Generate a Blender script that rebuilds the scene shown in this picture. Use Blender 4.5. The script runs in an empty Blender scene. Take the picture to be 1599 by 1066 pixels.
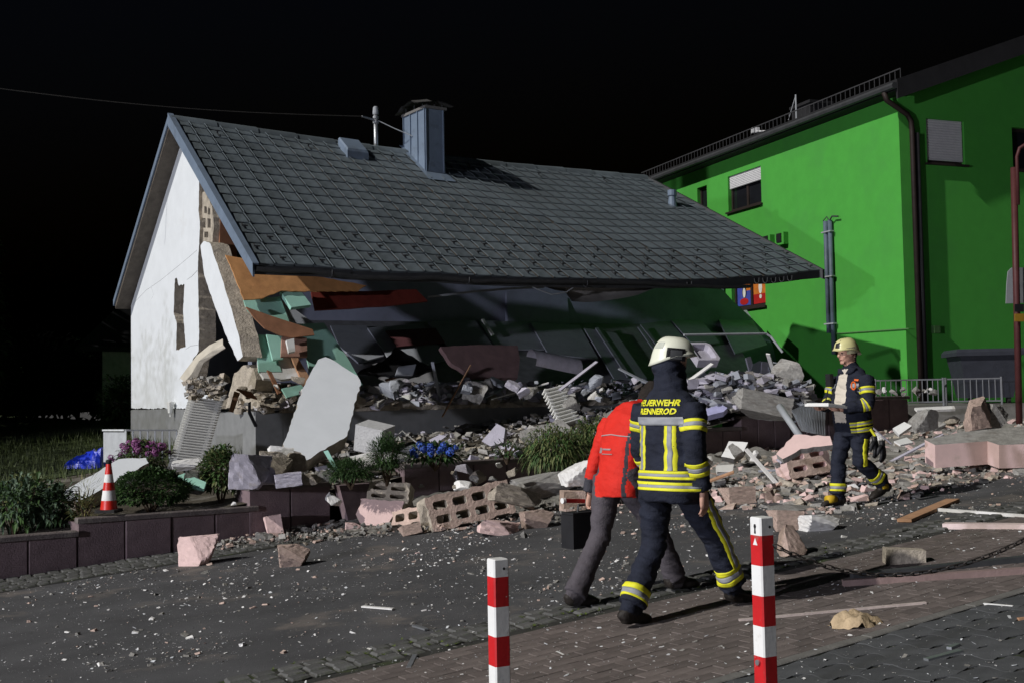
import bpy, bmesh, math, random
import numpy as np
from mathutils import Vector, Matrix, Quaternion, noise
from mathutils.bvhtree import BVHTree
R_ = math.radians
scene = bpy.context.scene
# ------------------------------------------------------------------ camera
F_PX, CAM_Z = 1830.0, 1.76
PITCH, ROLL = math.atan(87 / F_PX), 0.0185
fw = Vector((0, math.cos(PITCH), math.sin(PITCH)))
_u0 = Vector((0, -math.sin(PITCH), math.cos(PITCH)))
_r0 = Vector((1, 0, 0))
rt = _r0 * math.cos(ROLL) - _u0 * math.sin(ROLL)
up = _r0 * math.sin(ROLL) + _u0 * math.cos(ROLL)
CAM = Vector((0, 0, CAM_Z))
cd = bpy.data.cameras.new('camera'); cam = bpy.data.objects.new('camera', cd)
scene.collection.objects.link(cam); scene.camera = cam
cd.sensor_width = 36; cd.lens = 36 * F_PX / 1599; cd.clip_end = 1000; cd.clip_start = .05
cam.matrix_world = Matrix(((rt.x, up.x, -fw.x, 0), (rt.y, up.y, -fw.y, 0), (rt.z, up.z, -fw.z, CAM_Z), (0, 0, 0, 1)))
# ------------------------------------------------------------------ night sky
w = bpy.data.worlds.new('World'); scene.world = w; w.use_nodes = True
nt = w.node_tree; bg = nt.nodes['Background']
sk = nt.nodes.new('ShaderNodeTexSky'); sk.sky_type = 'NISHITA'; sk.sun_disc = False
sk.sun_elevation = R_(-4); sk.sun_rotation = R_(200)
mx = nt.nodes.new('ShaderNodeMix'); mx.data_type = 'RGBA'; mx.blend_type = 'MULTIPLY'; mx.inputs[0].default_value = 1; mx.inputs[7].default_value = (.62, .86, 1.25, 1)
nt.links.new(sk.outputs['Color'], mx.inputs[6]); nt.links.new(mx.outputs[2], bg.inputs['Color']); bg.inputs['Strength'].default_value = 0.14
# ------------------------------------------------------------------ key light: distant floodlight mast far to the left, one sun lamp
SUN_HEADING, SUN_EL = 59.5, 37.0      # direction the light travels, elevation
to_sun = Vector((-math.sin(R_(SUN_HEADING)) * math.cos(R_(SUN_EL)), -math.cos(R_(SUN_HEADING)) * math.cos(R_(SUN_EL)), math.sin(R_(SUN_EL))))
sl = bpy.data.lights.new('sun', 'SUN'); sl.energy = 3.0; sl.angle = R_(.7); sl.color = (1, .975, .93)
so = bpy.data.objects.new('sun', sl); scene.collection.objects.link(so); so.rotation_euler = to_sun.to_track_quat('Z', 'Y').to_euler(); so.location = (-30, -15, 30)
# added fill spots, out of view: low one down the street on the left, weak cool one behind the camera
def spot(name, loc, tgt, power, size, blend, rad, col):
    l = bpy.data.lights.new(name, 'SPOT'); l.energy = power; l.spot_size = R_(size); l.spot_blend = blend
    l.shadow_soft_size = rad; l.color = col
    o = bpy.data.objects.new(name, l); scene.collection.objects.link(o); o.location = loc
    o.rotation_euler = (Vector(tgt) - Vector(loc)).to_track_quat('-Z', 'Y').to_euler()
    return o
spot('left_fill_spot', (-27, -14, 4.6), (1.5, 18.5, 2.0), 26000, 44, .5, .5, (.86, .87, 1.0))
spot('rear_fill_spot', (-4, -24, 9), (0, 16, 1.5), 420, 60, .5, 1.2, (.80, .80, 1.0))
scene.view_settings.view_transform = 'Standard'; scene.view_settings.look = 'None'
scene.view_settings.exposure = 0; scene.view_settings.gamma = 1; scene.view_settings.use_curve_mapping = False
scene.cycles.use_denoising = True; scene.cycles.max_bounces = 6

# ------------------------------------------------------------------ frames
TH = R_(56.3); U = Vector((math.sin(TH), math.cos(TH), 0)); V = Vector((-math.cos(TH), math.sin(TH), 0)); Z = Vector((0, 0, 1))
def gz(x, y):
    a = x * U.x + y * U.y; b = x * V.x + y * V.y
    return CAM_Z - 1.53 + .068 * (a - 4.94) - .018 * (b - 5.84)
GN = Vector((-(.068 * U.x - .018 * V.x), -(.068 * U.y - .018 * V.y), 1)).normalized()
def ray(px, py): return fw + rt * ((px - 799.5) / F_PX) - up * ((py - 533) / F_PX)
def at(px, py, Y):
    d = ray(px, py); return CAM + d * (Y / d.y)
def ground(px, py, h=0):
    d = ray(px, py); P0 = Vector((0, 0, gz(0, 0) + h)); return CAM + d * (GN.dot(P0 - CAM) / GN.dot(d))
def onpl(px, py, pl):
    d = ray(px, py); return CAM + d * (pl[1].dot(pl[0] - CAM) / pl[1].dot(d))
def uv(a, b, z=0): return U * a + V * b + Z * z          # street frame
def guv(a, b, h=0):
    p = uv(a, b); p.z = gz(p.x, p.y) + h; return p
FC = at(400, 640, 18.0); FC.z = 0
def hw(a, b, z): return FC + U * a + V * b + Z * z      # house frame: a along the front, b to the back
def pu(c): return (hw(c, 0, 0), U)
def pv(c): return (hw(0, c, 0), V)
WALLV = 13.5
PW = (uv(0, WALLV), V)
def zgar(a, b): return min(1.45, .27 + .095 * (a - 2.4) + .06 * (b - WALLV))

# ------------------------------------------------------------------ materials
MATS = {}
def mat(name, col, rough=.8, var=.18, scale=6, bump=.25, bscale=45, metal=0, col2=None, c2=(.5, .62), c2s=3, rnd=.0, spec=.3, speck=None):
    if name in MATS: return MATS[name]
    m = bpy.data.materials.new(name); m.use_nodes = True; n = m.node_tree; L = n.links
    b = n.nodes['Principled BSDF']; b.inputs['Roughness'].default_value = rough; b.inputs['Metallic'].default_value = metal
    b.inputs['Specular IOR Level'].default_value = spec
    tc = n.nodes.new('ShaderNodeTexCoord')
    def nz(s, d=6, r=.6):
        x = n.nodes.new('ShaderNodeTexNoise'); x.inputs['Scale'].default_value = s; x.inputs['Detail'].default_value = d; x.inputs['Roughness'].default_value = r
        L.new(tc.outputs['Object'], x.inputs['Vector']); return x
    def mix(fac, a, c, mode='MIX'):
        x = n.nodes.new('ShaderNodeMix'); x.data_type = 'RGBA'; x.blend_type = mode
        for k, s in ((0, fac), (6, a), (7, c)):
            if hasattr(s, 'links'): L.new(s, x.inputs[k])
            elif isinstance(s, (float, int)): x.inputs[k].default_value = s
            else: x.inputs[k].default_value = (*s, 1)
        return x.outputs[2]
    def ramp(s, a, c, va=0, vb=1):
        x = n.nodes.new('ShaderNodeMapRange'); x.inputs[1].default_value = a; x.inputs[2].default_value = c; x.inputs[3].default_value = va; x.inputs[4].default_value = vb
        L.new(s, x.inputs[0]); return x.outputs[0]
    c = None
    n1 = nz(scale)
    lo = tuple(x * (1 - var) for x in col); hi = tuple(min(1, x * (1 + var)) for x in col)
    c = mix(ramp(n1.outputs['Fac'], .3, .7), lo, hi)
    if col2:
        n2 = nz(c2s, 8, .65); c = mix(ramp(n2.outputs['Fac'], *c2), c, col2)
    if speck:
        n3 = nz(speck[0], 2, .5); c = mix(ramp(n3.outputs['Fac'], speck[1], speck[1] + .04), c, speck[2])
    if rnd:
        oi = n.nodes.new('ShaderNodeObjectInfo'); r = ramp(oi.outputs['Random'], 0, 1, 1 - rnd, 1 + rnd)
        vm = n.nodes.new('ShaderNodeVectorMath'); vm.operation = 'SCALE'; L.new(c, vm.inputs[0]); L.new(r, vm.inputs['Scale']); c = vm.outputs[0]
    L.new(c, b.inputs['Base Color'])
    if bump:
        n4 = nz(bscale, 6, .65); bp = n.nodes.new('ShaderNodeBump'); bp.inputs['Strength'].default_value = bump; bp.inputs['Distance'].default_value = .02
        L.new(n4.outputs['Fac'], bp.inputs['Height']); L.new(bp.outputs['Normal'], b.inputs['Normal'])
    MATS[name] = m; return m
asphalt = mat('asphalt', (.074, .074, .077), .85, .25, 1.5, .5, 160, col2=(.19, .165, .145), c2=(.56, .72), c2s=1.1, speck=(55, .70, (.2, .2, .2)))
brickpav = mat('brick_paver', (.135, .113, .104), .85, .25, 5, .4, 70, col2=(.08, .085, .07), c2=(.55, .7), c2s=1.2, rnd=.22)
darkpav = mat('dark_paver', (.075, .078, .082), .8, .25, 5, .35, 80, rnd=.15)
joint = mat('joint_sand', (.032, .032, .028), .95, .3, 12, .4, 90, col2=(.045, .06, .02), c2=(.55, .65), c2s=2)
cobble = mat('cobble', (.085, .085, .082), .8, .25, 7, .4, 50, col2=(.06, .08, .025), c2=(.56, .68), c2s=1.7, rnd=.25)
kerbm = mat('kerb_concrete', (.15, .145, .135), .85, .2, 8, .4, 60)
white = mat('white_render', (.70, .73, .755), .85, .04, 3, .25, 130, col2=(.62, .63, .63), c2=(.62, .8), c2s=1.1)
plinthm = mat('plinth_render', (.21, .215, .215), .9, .12, 5, .3, 120, col2=(.16, .16, .16), c2=(.55, .7), c2s=1.4)
concrete = mat('broken_concrete', (.32, .31, .29), .95, .3, 9, .9, 30, col2=(.22, .2, .18), c2=(.52, .68), c2s=5, rnd=.18)
beigebrk = mat('broken_pumice', (.42, .37, .30), .95, .3, 8, 1.0, 26, col2=(.25, .22, .19), c2=(.55, .7), c2s=6)
pinkbrk = mat('pink_pumice_block', (.50, .375, .315), .95, .25, 9, .9, 34, col2=(.42, .33, .27), c2=(.52, .68), c2s=4, rnd=.15)
pinkpl = mat('pink_plaster', (.70, .51, .48), .9, .08, 5, .35, 90, col2=(.55, .42, .37), c2=(.6, .72), c2s=4)
whitepl = mat('white_plaster', (.72, .71, .69), .9, .08, 6, .35, 80, col2=(.5, .47, .43), c2=(.58, .7), c2s=5, rnd=.1)
violetcastpl = mat('violet_cast_plaster', (.46, .44, .51), .9, .15, 6, .45, 60, col2=(.40, .37, .38), c2=(.55, .68), c2s=4, rnd=.15)  # violet cast of the cool lamp put into the plaster colour
tilem = mat('roof_tile_metal', (.108, .130, .145), .55, .22, 2.5, .12, 120, col2=(.085, .10, .108), c2=(.5, .7), c2s=.6, rnd=.17, spec=.4)
slate = mat('blue_grey_sheet', (.155, .20, .265), .5, .1, 4, .1, 60, col2=(.12, .15, .19), c2=(.55, .7), c2s=3)
darktrim = mat('dark_trim', (.045, .047, .05), .6, .2, 5, .1)
soffit = mat('soffit_wood', (.10, .085, .07), .8, .25, 6, .2, 30)
wood = mat('orange_plywood', (.50, .25, .10), .75, .2, 5, .25, 40, col2=(.36, .17, .07), c2=(.5, .7), c2s=3)
wood2 = mat('brown_wood', (.26, .125, .07), .7, .2, 6, .25, 40)
maho = mat('mahogany', (.16, .03, .022), .6, .2, 6, .15, 40)
timber = mat('raw_timber', (.42, .24, .14), .8, .2, 8, .3, 50)
mint = mat('mint_board', (.33, .60, .50), .75, .06, 4, .15, 70, col2=(.28, .50, .43), c2=(.58, .72), c2s=3)
greyboard = mat('grey_board', (.31, .33, .37), .8, .12, 4, .2, 60, col2=(.22, .225, .25), c2=(.5, .7), c2s=2, rnd=.2)
bluegrey = mat('blue_grey_wall', (.24, .26, .35), .85, .15, 3, .2, 60, col2=(.17, .18, .23), c2=(.5, .7), c2s=1.5)
enamel = mat('white_enamel', (.75, .75, .72), .4, .05, 6, .05, 60, spec=.5)
galv = mat('galvanised', (.42, .44, .46), .42, .12, 8, .08, 60, metal=.8)
paintgrey = mat('grey_paint_metal', (.33, .35, .37), .5, .12, 8, .1, 60)
fenceMat = mat('pale_fence_paint', (.55, .57, .57), .6, .12, 10, .15, 50)
black = mat('black_plastic', (.018, .018, .02), .5, .2, 6, .1)
rubber = mat('black_rubber', (.02, .019, .018), .75, .3, 10, .3, 40, col2=(.09, .075, .06), c2=(.58, .75), c2s=9)
redp = mat('red_paint', (.50, .012, .015), .5, .15, 9, .08, spec=.45, col2=(.30, .10, .08), c2=(.60, .72), c2s=16, speck=(60, .72, (.55, .5, .46)))
whitep = mat('white_paint', (.74, .74, .72), .5, .06, 9, .08, col2=(.50, .47, .42), c2=(.57, .72), c2s=14, spec=.45, speck=(70, .73, (.28, .25, .22)))
greenw = mat('green_render', (.068, .355, .05), .9, .05, 3, .3, 150, col2=(.066, .30, .055), c2=(.5, .75), c2s=.7)
soil = mat('soil', (.07, .06, .045), .95, .35, 5, .8, 25, col2=(.17, .155, .135), c2=(.5, .62), c2s=2.2)
dust = mat('dust', (.235, .225, .205), .95, .25, 7, .8, 45, col2=(.15, .145, .132), c2=(.5, .65), c2s=3)
wallstone = mat('dark_palisade', (.15, .108, .116), .75, .25, 5, .5, 55, col2=(.19, .145, .145), c2=(.52, .68), c2s=3, rnd=.15)
bark = mat('bark', (.08, .055, .035), .9, .3, 10, .6, 30)
glassdark = mat('dark_glass', (.012, .013, .016), .12, .1, 3, 0, spec=.6)
shutter = mat('shutter_slat', (.60, .60, .61), .6, .05, 6, .05)
def leafm(name, col, rnd=.25):
    m = mat(name, col, .6, .35, 14, .1, 30, col2=tuple(x * .55 for x in col), c2=(.45, .7), c2s=9, rnd=0, spec=.35)
    return m

# ------------------------------------------------------------------ mesh builder
WO = {}    # world origin of every object
class MB:
    def __init__(s): s.v = []; s.f = []; s.m = []
    def add(s, vs, fs, mi=0):
        k = len(s.v); s.v += [Vector(x) for x in vs]
        for f in fs: s.f.append(tuple(i + k for i in f)); s.m.append(mi)
    def box(s, c, sz, R=None, mi=0):
        c = Vector(c); x, y, z = (q / 2 for q in sz); R = R or Matrix.Identity(3)
        vs = [c + R @ Vector((a * x, b * y, d * z)) for a in (-1, 1) for b in (-1, 1) for d in (-1, 1)]
        s.add(vs, [(0, 1, 3, 2), (4, 6, 7, 5), (0, 4, 5, 1), (2, 3, 7, 6), (0, 2, 6, 4), (1, 5, 7, 3)], mi); return s
    def bar(s, a, b, w, h, upv=Z, mi=0):
        a = Vector(a); b = Vector(b); t = (b - a); l = t.length; t.normalize()
        sd = t.cross(upv)
        if sd.length < 1e-4: sd = t.cross(Vector((1, 0, 0)))
        sd.normalize(); n = sd.cross(t)
        return s.box((a + b) / 2, (l, w, h), Matrix((t, sd, n)).transposed(), mi)
    def loft(s, rings, cap=True, mi=0, closed=True):
        n = len(rings[0]); k = len(s.v)
        for r in rings: s.v += [Vector(p) for p in r]
        for i in range(len(rings) - 1):
            for j in range(n if closed else n - 1):
                a = k + i * n + j; b = k + i * n + (j + 1) % n
                s.f.append((a, b, b + n, a + n)); s.m.append(mi)
        if cap:
            s.f.append(tuple(k + j for j in reversed(range(n)))); s.m.append(mi)
            e = k + (len(rings) - 1) * n; s.f.append(tuple(e + j for j in range(n))); s.m.append(mi)
        return s
    def tube(s, pts, r, n=8, mi=0, cap=True):
        pts = [Vector(p) for p in pts]; rr = r if isinstance(r, (list, tuple)) else [r] * len(pts)
        rings = []; pn = None
        for i, p in enumerate(pts):
            t = (pts[min(i + 1, len(pts) - 1)] - pts[max(i - 1, 0)]).normalized()
            if pn is None: pn = t.orthogonal().normalized()
            pn = (pn - t * pn.dot(t)).normalized(); bn = t.cross(pn)
            rings.append([p + (pn * math.cos(2 * math.pi * j / n) + bn * math.sin(2 * math.pi * j / n)) * rr[i] for j in range(n)])
        return s.loft(rings, cap, mi)
    def prism(s, loop, ext, holes=(), mi=0, ms=None, mb=None):
        ms = mi if ms is None else ms; mb = ms if mb is None else mb
        ext = Vector(ext); bm = bmesh.new(); eds = []
        for lp in [loop] + list(holes):
            vs = [bm.verts.new(p) for p in lp]
            eds += [bm.edges.new((vs[i], vs[(i + 1) % len(vs)])) for i in range(len(vs))]
        bm.verts.index_update()
        bmesh.ops.triangle_fill(bm, use_beauty=True, use_dissolve=False, edges=eds)
        bm.verts.index_update()
        P = [v.co.copy() for v in bm.verts]; Fs = [[v.index for v in f.verts] for f in bm.faces]; bm.free()
        # orient fronts away from ext
        out = []
        for f in Fs:
            nn = (P[f[1]] - P[f[0]]).cross(P[f[2]] - P[f[0]])
            out.append(f if nn.dot(ext) < 0 else f[::-1])
        s.add(P, out, mi); s.add([p + ext for p in P], [f[::-1] for f in out], mb)
        nn = Vector((0, 0, 0))
        for i in range(len(loop)): nn += Vector(loop[i]).cross(Vector(loop[(i + 1) % len(loop)]))
        for hi, lp in enumerate([loop] + list(holes)):
            k = len(lp); ar = Vector((0, 0, 0))
            for i in range(k): ar += Vector(lp[i]).cross(Vector(lp[(i + 1) % k]))
            flip = (ar.dot(ext) < 0) ^ (hi > 0)
            fs = [((i, (i + 1) % k, (i + 1) % k + k, i + k) if flip else ((i + 1) % k, i, i + k, (i + 1) % k + k)) for i in range(k)]
            s.add(list(lp) + [Vector(p) + ext for p in lp], fs, ms)
        return s
    def bounds(s):
        a = np.array([tuple(v) for v in s.v]); return a.min(0), a.max(0)
    def mesh(s, name, mats, org, smooth=False):
        me = bpy.data.meshes.new(name)
        me.from_pydata([v - org for v in s.v], [], s.f)
        for m in (mats if isinstance(mats, (list, tuple)) else [mats]): me.materials.append(m)
        if len(me.materials) > 1: me.polygons.foreach_set('material_index', s.m)
        if smooth: me.polygons.foreach_set('use_smooth', [True] * len(me.polygons))
        me.update(); return me
    def build(s, name, mats, parent=None, org=None, smooth=False):
        if org is None:
            if parent is not None: org = WO[parent.name]
            else:
                a, b = s.bounds(); org = Vector(((a[0] + b[0]) / 2, (a[1] + b[1]) / 2, a[2]))
        org = Vector(org)
        return link(name, s.mesh(name, mats, org, smooth), org, parent)
def link(name, me, org, parent=None, M=None):
    o = bpy.data.objects.new(name, me); scene.collection.objects.link(o)
    WO[o.name] = Vector(org)
    if parent is not None: o.parent = parent
    loc = Vector(org) - (WO[parent.name] if parent is not None else Vector((0, 0, 0)))
    if M is not None: o.matrix_basis = Matrix.Translation(loc) @ M
    else: o.location = loc
    return o
def tag(o, label=None, cat=None, group=None, kind=None):
    for k, x in (('label', label), ('category', cat), ('group', group), ('kind', kind)):
        if x: o[k] = x
    return o
def thing(name, loc, label, cat, group=None): return tag(link(name, None, loc), label, cat, group)
def R3(ax, deg): return Matrix.Rotation(R_(deg), 3, ax)
def frame(x, z):
    x = Vector(x).normalized(); y = Vector(z).cross(x).normalized(); z = x.cross(y); return Matrix((x, y, z)).transposed()
def rag(loop, amp, step, seed=0, skip=()):
    rd = random.Random(seed); out = []; n = len(loop)
    for i in range(n):
        a = Vector(loop[i]); b = Vector(loop[(i + 1) % n]); out.append(a)
        if i in skip: continue
        L = (b - a).length; k = int(L / step)
        for j in range(1, k):
            p = a.lerp(b, j / k)
            e = (Vector(loop[(i + 2) % n]) - b)
            d = (b - a).normalized(); perp = e - d * e.dot(d)
            if perp.length < 1e-6: perp = (Vector(loop[i - 1]) - a); perp -= d * perp.dot(d)
            if perp.length > 1e-6: perp.normalize()
            out.append(p + perp * rd.uniform(-amp, amp))
    return out
def pxloop(pts, pl): return [onpl(x, y, pl) for x, y in pts]
# ================================================================== GROUND
def gridmesh(us, vs, zf):
    mb = MB(); n = len(vs)
    mb.add([(lambda p: Vector((p.x, p.y, zf(a, b, p))))(uv(a, b)) for a in us for b in vs],
           [(i * n + j, (i + 1) * n + j, (i + 1) * n + j + 1, i * n + j + 1) for i in range(len(us) - 1) for j in range(n - 1)])
    return mb
def zstreet(a, b, p):
    z = gz(p.x, p.y); return max(min(z, 1.28 + .004 * (z - 1.28)), -4)
o = gridmesh([-260, -120, -40, -15, 0, 4, 8, 12, 16, 18, 20, 24, 40, 120, 260], [-200, -60, -10, 0, 4, 8, 12, 16, 20, 30, 80, 200, 400], zstreet).build('street', asphalt, org=(0, 0, 0))
tag(o, 'dark asphalt street strewn with dust and splinters', kind='structure')
# footway of bricks
A0, A1, B0 = 1.6, 11.5, 4.72
o = gridmesh([A0, 4, 7, A1], [3.0, B0, 6.65, 7.1], lambda a, b, p: gz(p.x, p.y) + .004).build('footway_bed', joint, org=guv(5, 5))
tag(o, 'sandy bed of the footway', kind='structure')
footway = tag(link('footway', None, guv(5, 5.6)), 'reddish brick footway with a kerb strip beside dark interlocking pavers', kind='structure')
def gframe(rot=0):
    x = (U * math.cos(rot) + V * math.sin(rot)); x = (x - GN * x.dot(GN)); return frame(x, GN)
GF = gframe()
def place(name, me, p, R, parent, sc=(1, 1, 1)):
    return link(name, me, p, parent, (R.to_4x4() @ Matrix.Diagonal((*sc, 1))))
def bevbox(x, y, z, bv):
    # paver: top face inset, sides down
    mb = MB()
    a = [(sx * x / 2, sy * y / 2) for sx, sy in ((-1, -1), (1, -1), (1, 1), (-1, 1))]
    t = [(q[0] - math.copysign(bv, q[0]), q[1] - math.copysign(bv, q[1])) for q in a]
    mb.loft([[(q[0], q[1], -z) for q in a], [(q[0], q[1], -bv * .7) for q in a], [(q[0], q[1], 0) for q in t]]); return mb
rd = random.Random(3)
bme = bevbox(.196, .095, .03, .004).mesh('brick', brickpav, Vector())
cand = []
nr = int((6.63 - B0 - .02) / .1)
for r in range(nr):
    b = B0 + .07 + r * .1
    for k in range(int((A1 - A0) / .2)):
        a = A0 + k * .2 + (.1 if r % 2 else 0) + rd.uniform(-.003, .003)
        p = guv(a, b, .014 + rd.uniform(-.0015, .0015)); cand.append((p.length, a, b, p))
def inview(p, m=.0):
    q = p - CAM; d = q.dot(fw)
    if d < .5: return False
    x = 799.5 + F_PX * q.dot(rt) / d; y = 533 - F_PX * q.dot(up) / d
    return -20 < x < 1620 and -20 < y < 1090
cand = sorted([c for c in cand if inview(c[3])], key=lambda c: c[0])
for c in cand[:300]: place('brick', bme, c[3], GF @ R3('Z', rd.uniform(-.5, .5)) @ R3('X', rd.uniform(-.3, .3)), footway)
mb = MB(); src = bevbox(.196, .095, .03, .004)
for c in cand[300:]:
    R = GF @ R3('Z', rd.uniform(-.5, .5)) @ R3('X', rd.uniform(-.3, .3)); mb.add([c[3] + R @ v for v in src.v], src.f)
tag(mb.build('brick_field', brickpav, footway), kind='stuff')
# kerb strip
kme = bevbox(.99, .085, .05, .008).mesh('kerb_stone', kerbm, Vector())
for k in range(10): place('kerb_stone', kme, guv(A0 + .5 + k, B0 - .03, .018), GF, footway)
# interlocking pavers
def zig(w, h):
    e = .016; pts = [(-w / 2, -h / 2), (-w / 4, -h / 2 + e), (0, -h / 2), (w / 4, -h / 2 - e), (w / 2, -h / 2), (w / 2 - e, -h / 4), (w / 2, 0), (w / 2 + e, h / 4), (w / 2, h / 2),
                     (w / 4, h / 2 - e), (0, h / 2), (-w / 4, h / 2 + e), (-w / 2, h / 2), (-w / 2 + e, h / 4), (-w / 2, 0), (-w / 2 - e, -h / 4)]
    return pts
zz = zig(.264, .198); mb = MB()
mb.loft([[(x, y, -.03) for x, y in zz], [(x, y, -.0025) for x, y in zz], [(x * .985, y * .98, 0) for x, y in zz]])
zme = mb.mesh('paver', darkpav, Vector())
cand = []
for r in range(9):
    b = B0 - .185 - r * .2
    for k in range(40):
        p = guv(A0 + k * .266 + (.133 if r % 2 else 0), b, .012 + rd.uniform(-.002, .002)); cand.append((p.length, p))
cand = sorted([c for c in cand if inview(c[1])], key=lambda c: c[0])
for c in cand[:300]: place('paver', zme, c[1], GF @ R3('X', rd.uniform(-.6, .6)), footway)
m2 = MB()
for c in cand[300:]: m2.add([c[1] + GF @ v for v in mb.v], mb.f)
if m2.v: tag(m2.build('paver_field', darkpav, footway), kind='stuff')
# cobbled gutters (footway side and along the garden wall)
def cobble_gutter(name, a0, a1, b0, rows, sz, label, seed, h):
    rd = random.Random(seed); root = tag(link(name, None, guv((a0 + a1) / 2, b0)), label, kind='structure')
    mes = []
    for k in range(3):
        mb = MB(); q = sz * .46
        rr = lambda: rd.uniform(.85, 1.05)
        base = [(-q * rr(), -q * rr()), (0, -q * 1.04), (q * rr(), -q * rr()), (q * 1.04, 0), (q * rr(), q * rr()), (0, q * 1.04), (-q * rr(), q * rr()), (-q * 1.04, 0)]
        mb.loft([[(x, y, -.04) for x, y in base], [(x, y, -.008) for x, y in base], [(x * .8, y * .8, .004) for x, y in base]])
        mes.append(mb.mesh('cobble', cobble, Vector()))
    cnd = []
    for r in range(rows):
        a = a0
        while a < a1:
            w_ = sz * rd.uniform(.9, 1.25)
            p = guv(a + w_ / 2, b0 + (r + .5) * sz * 1.03, h + rd.uniform(-.006, .006)); cnd.append((p.length, p, w_ / sz)); a += w_ * 1.04
    cnd = sorted([c for c in cnd if inview(c[1])], key=lambda c: c[0])
    mb = MB()
    for i, c in enumerate(cnd):
        R = GF @ R3('Z', rd.uniform(-4, 4)) @ R3('X', rd.uniform(-3, 3)) @ R3('Y', rd.uniform(-3, 3)); me = rd.choice(mes)
        if i < 300: place('cobble', me, c[1], R, root, (c[2] * .96, 1, 1))
        else:
            mb.add([c[1] + R @ Vector((v.co.x * c[2] * .96, v.co.y, v.co.z)) for v in me.vertices], [tuple(f.vertices) for f in me.polygons])
    if mb.v: tag(mb.build('cobble_field', cobble, root), kind='stuff')
cobble_gutter('cobbled_gutter', 2.2, 11.0, 6.66, 3, .14, 'mossy dark cobbled gutter between asphalt and brick footway', 5, .013)
o = gridmesh([1.8, 4, 6, 8.2], [12.55, 13.0, 13.6], lambda a, b, p: gz(p.x, p.y) + .004).build('gutter_bed', joint, org=guv(4, 13)); tag(o, 'sandy bed below the wall gutter', kind='structure')
cobble_gutter('cobbled_verge', 1.9, 8.0, 12.6, 7, .125, 'narrow grey cobbled verge at the foot of the garden wall', 6, .013)

# garden soil, lawn
def zsoil(a, b, p): return zgar(a, b) + .05 * noise.noise(Vector((a * 1.3, b * 1.3, 0)))
fr = lambda a, b, n: [a + (b - a) * i / n for i in range(n + 1)]
o = gridmesh(fr(1.0, 17, 64), fr(WALLV + .05, 18.3, 20), zsoil).build('garden_soil', soil, org=uv(8, 16, .5)); tag(o, 'rubble covered soil of the raised front garden', kind='structure')
lawnm = mat('lawn_ground', (.035, .05, .014), .95, .4, 3, .6, 30)
o = gridmesh([-60, -20] + fr(-8, 7.2, 12) + [9], fr(18.2, 34, 12) + [60, 120], lambda a, b, p: .27 + .095 * (min(max(a, -6), 7) - 2.4) + .06 * (18.2 - WALLV) + .02 * min(b - 18.2, 25)).build('lawn', lawnm, org=uv(0, 24, .5)); tag(o, 'dim lawn left of the collapsed house', kind='structure')
o = gridmesh([-60, -20, -8, -4, 0, 1.05], fr(WALLV + .05, 18.3, 6), lambda a, b, p: .27 + .095 * (max(a, -6) - 2.4) + .06 * (b - WALLV)).build('lawn_edge', lawnm, org=uv(0, 15, .2)); tag(o, 'dark strip of lawn above the low end of the garden wall', kind='structure')
mb = MB(); rd = random.Random(8)
for i in range(15000):
    a = rd.uniform(-6, 6.8); b = rd.uniform(15.5, 27)
    if a > 1.2 and b < 17.6: continue
    p = uv(a, b); z = .27 + .095 * (max(a, -6) - 2.4) + .06 * (min(b, 18.2) - WALLV) + .02 * max(0, b - 18.2); p.z = z - .01
    h = rd.uniform(.08, .22); an = rd.uniform(0, 6.28); d = Vector((math.cos(an), math.sin(an), 0)) * .008; l = Vector((rd.uniform(-.06, .06), rd.uniform(-.06, .06), h))
    mb.add([p - d, p + d, p + l], [(0, 1, 2)])
tag(mb.build('lawn_grass', leafm('grass', (.075, .10, .028))), 'long dim grass on the lawn beside the white gable', 'grass', kind='stuff')

# ================================================================== RETAINING WALL (stepped concrete palisades)
gw = thing('garden_wall', guv(8, WALLV), 'stepped dark brown garden wall of upright concrete panels below the ruin', 'wall')
def wall_tier(px0, px1, ytop, n, left_end=True, depth=.42, base_drop=.25, jig=0, seed=0):
    rd = random.Random(seed)
    p0 = onpl(px0, ytop[0], PW); p1 = onpl(px1, ytop[1], PW); zt = (p0.z + p1.z) / 2
    a0 = p0.dot(U); a1 = p1.dot(U); ca = .06
    for k in range(n):
        x0 = a0 + (a1 - a0) * k / n; x1 = a0 + (a1 - a0) * (k + 1) / n
        zb = min(gz(*uv(x0, WALLV).xy), gz(*uv(x1, WALLV).xy)) - base_drop
        b = MB(); c = .012; bb = WALLV + rd.uniform(-.008, .008)
        q = [(x0 + .003, bb + c * 1.6), (x0 + .003 + c, bb), (x1 - .003 - c, bb), (x1 - .003, bb + c * 1.6), (x1 - .003, bb + depth), (x0 + .003, bb + depth)]
        top = zt - ca - .004 + rd.uniform(-.004, .004)
        b.loft([[uv(x, y, zb) for x, y in q], [uv(x, y, top) for x, y in q]]); b.build('wall_panel', wallstone, gw, org=uv((x0 + x1) / 2, bb, zb))
    b = MB(); q = [(a0 - .004, WALLV - .035), (a1 + .004, WALLV - .035), (a1 + .004, WALLV + .12), (a0 - .004, WALLV + .12)]
    b.loft([[uv(x, y, zt - ca) for x, y in q], [uv(x, y, zt - .012) for x, y in q], [uv(x + (.01 if x < a0 + .1 else -.01), y + (.012 if y < WALLV else -.01), zt) for x, y in q]])
    b.build('wall_cap', mat('wall_cap_stone', (.13, .11, .105), .85, .25, 6, .6, 45, col2=(.2, .18, .16), c2=(.55, .7), c2s=4), gw, org=uv((a0 + a1) / 2, WALLV, zt))
wall_tier(-120, 121, (846, 828), 3, seed=1)
wall_tier(121, 402, (809, 788), 4, seed=2)
wall_tier(388, 516, (757, 751), 2, seed=3)
wall_tier(572, 634, (757, 752), 1, seed=4)
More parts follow.
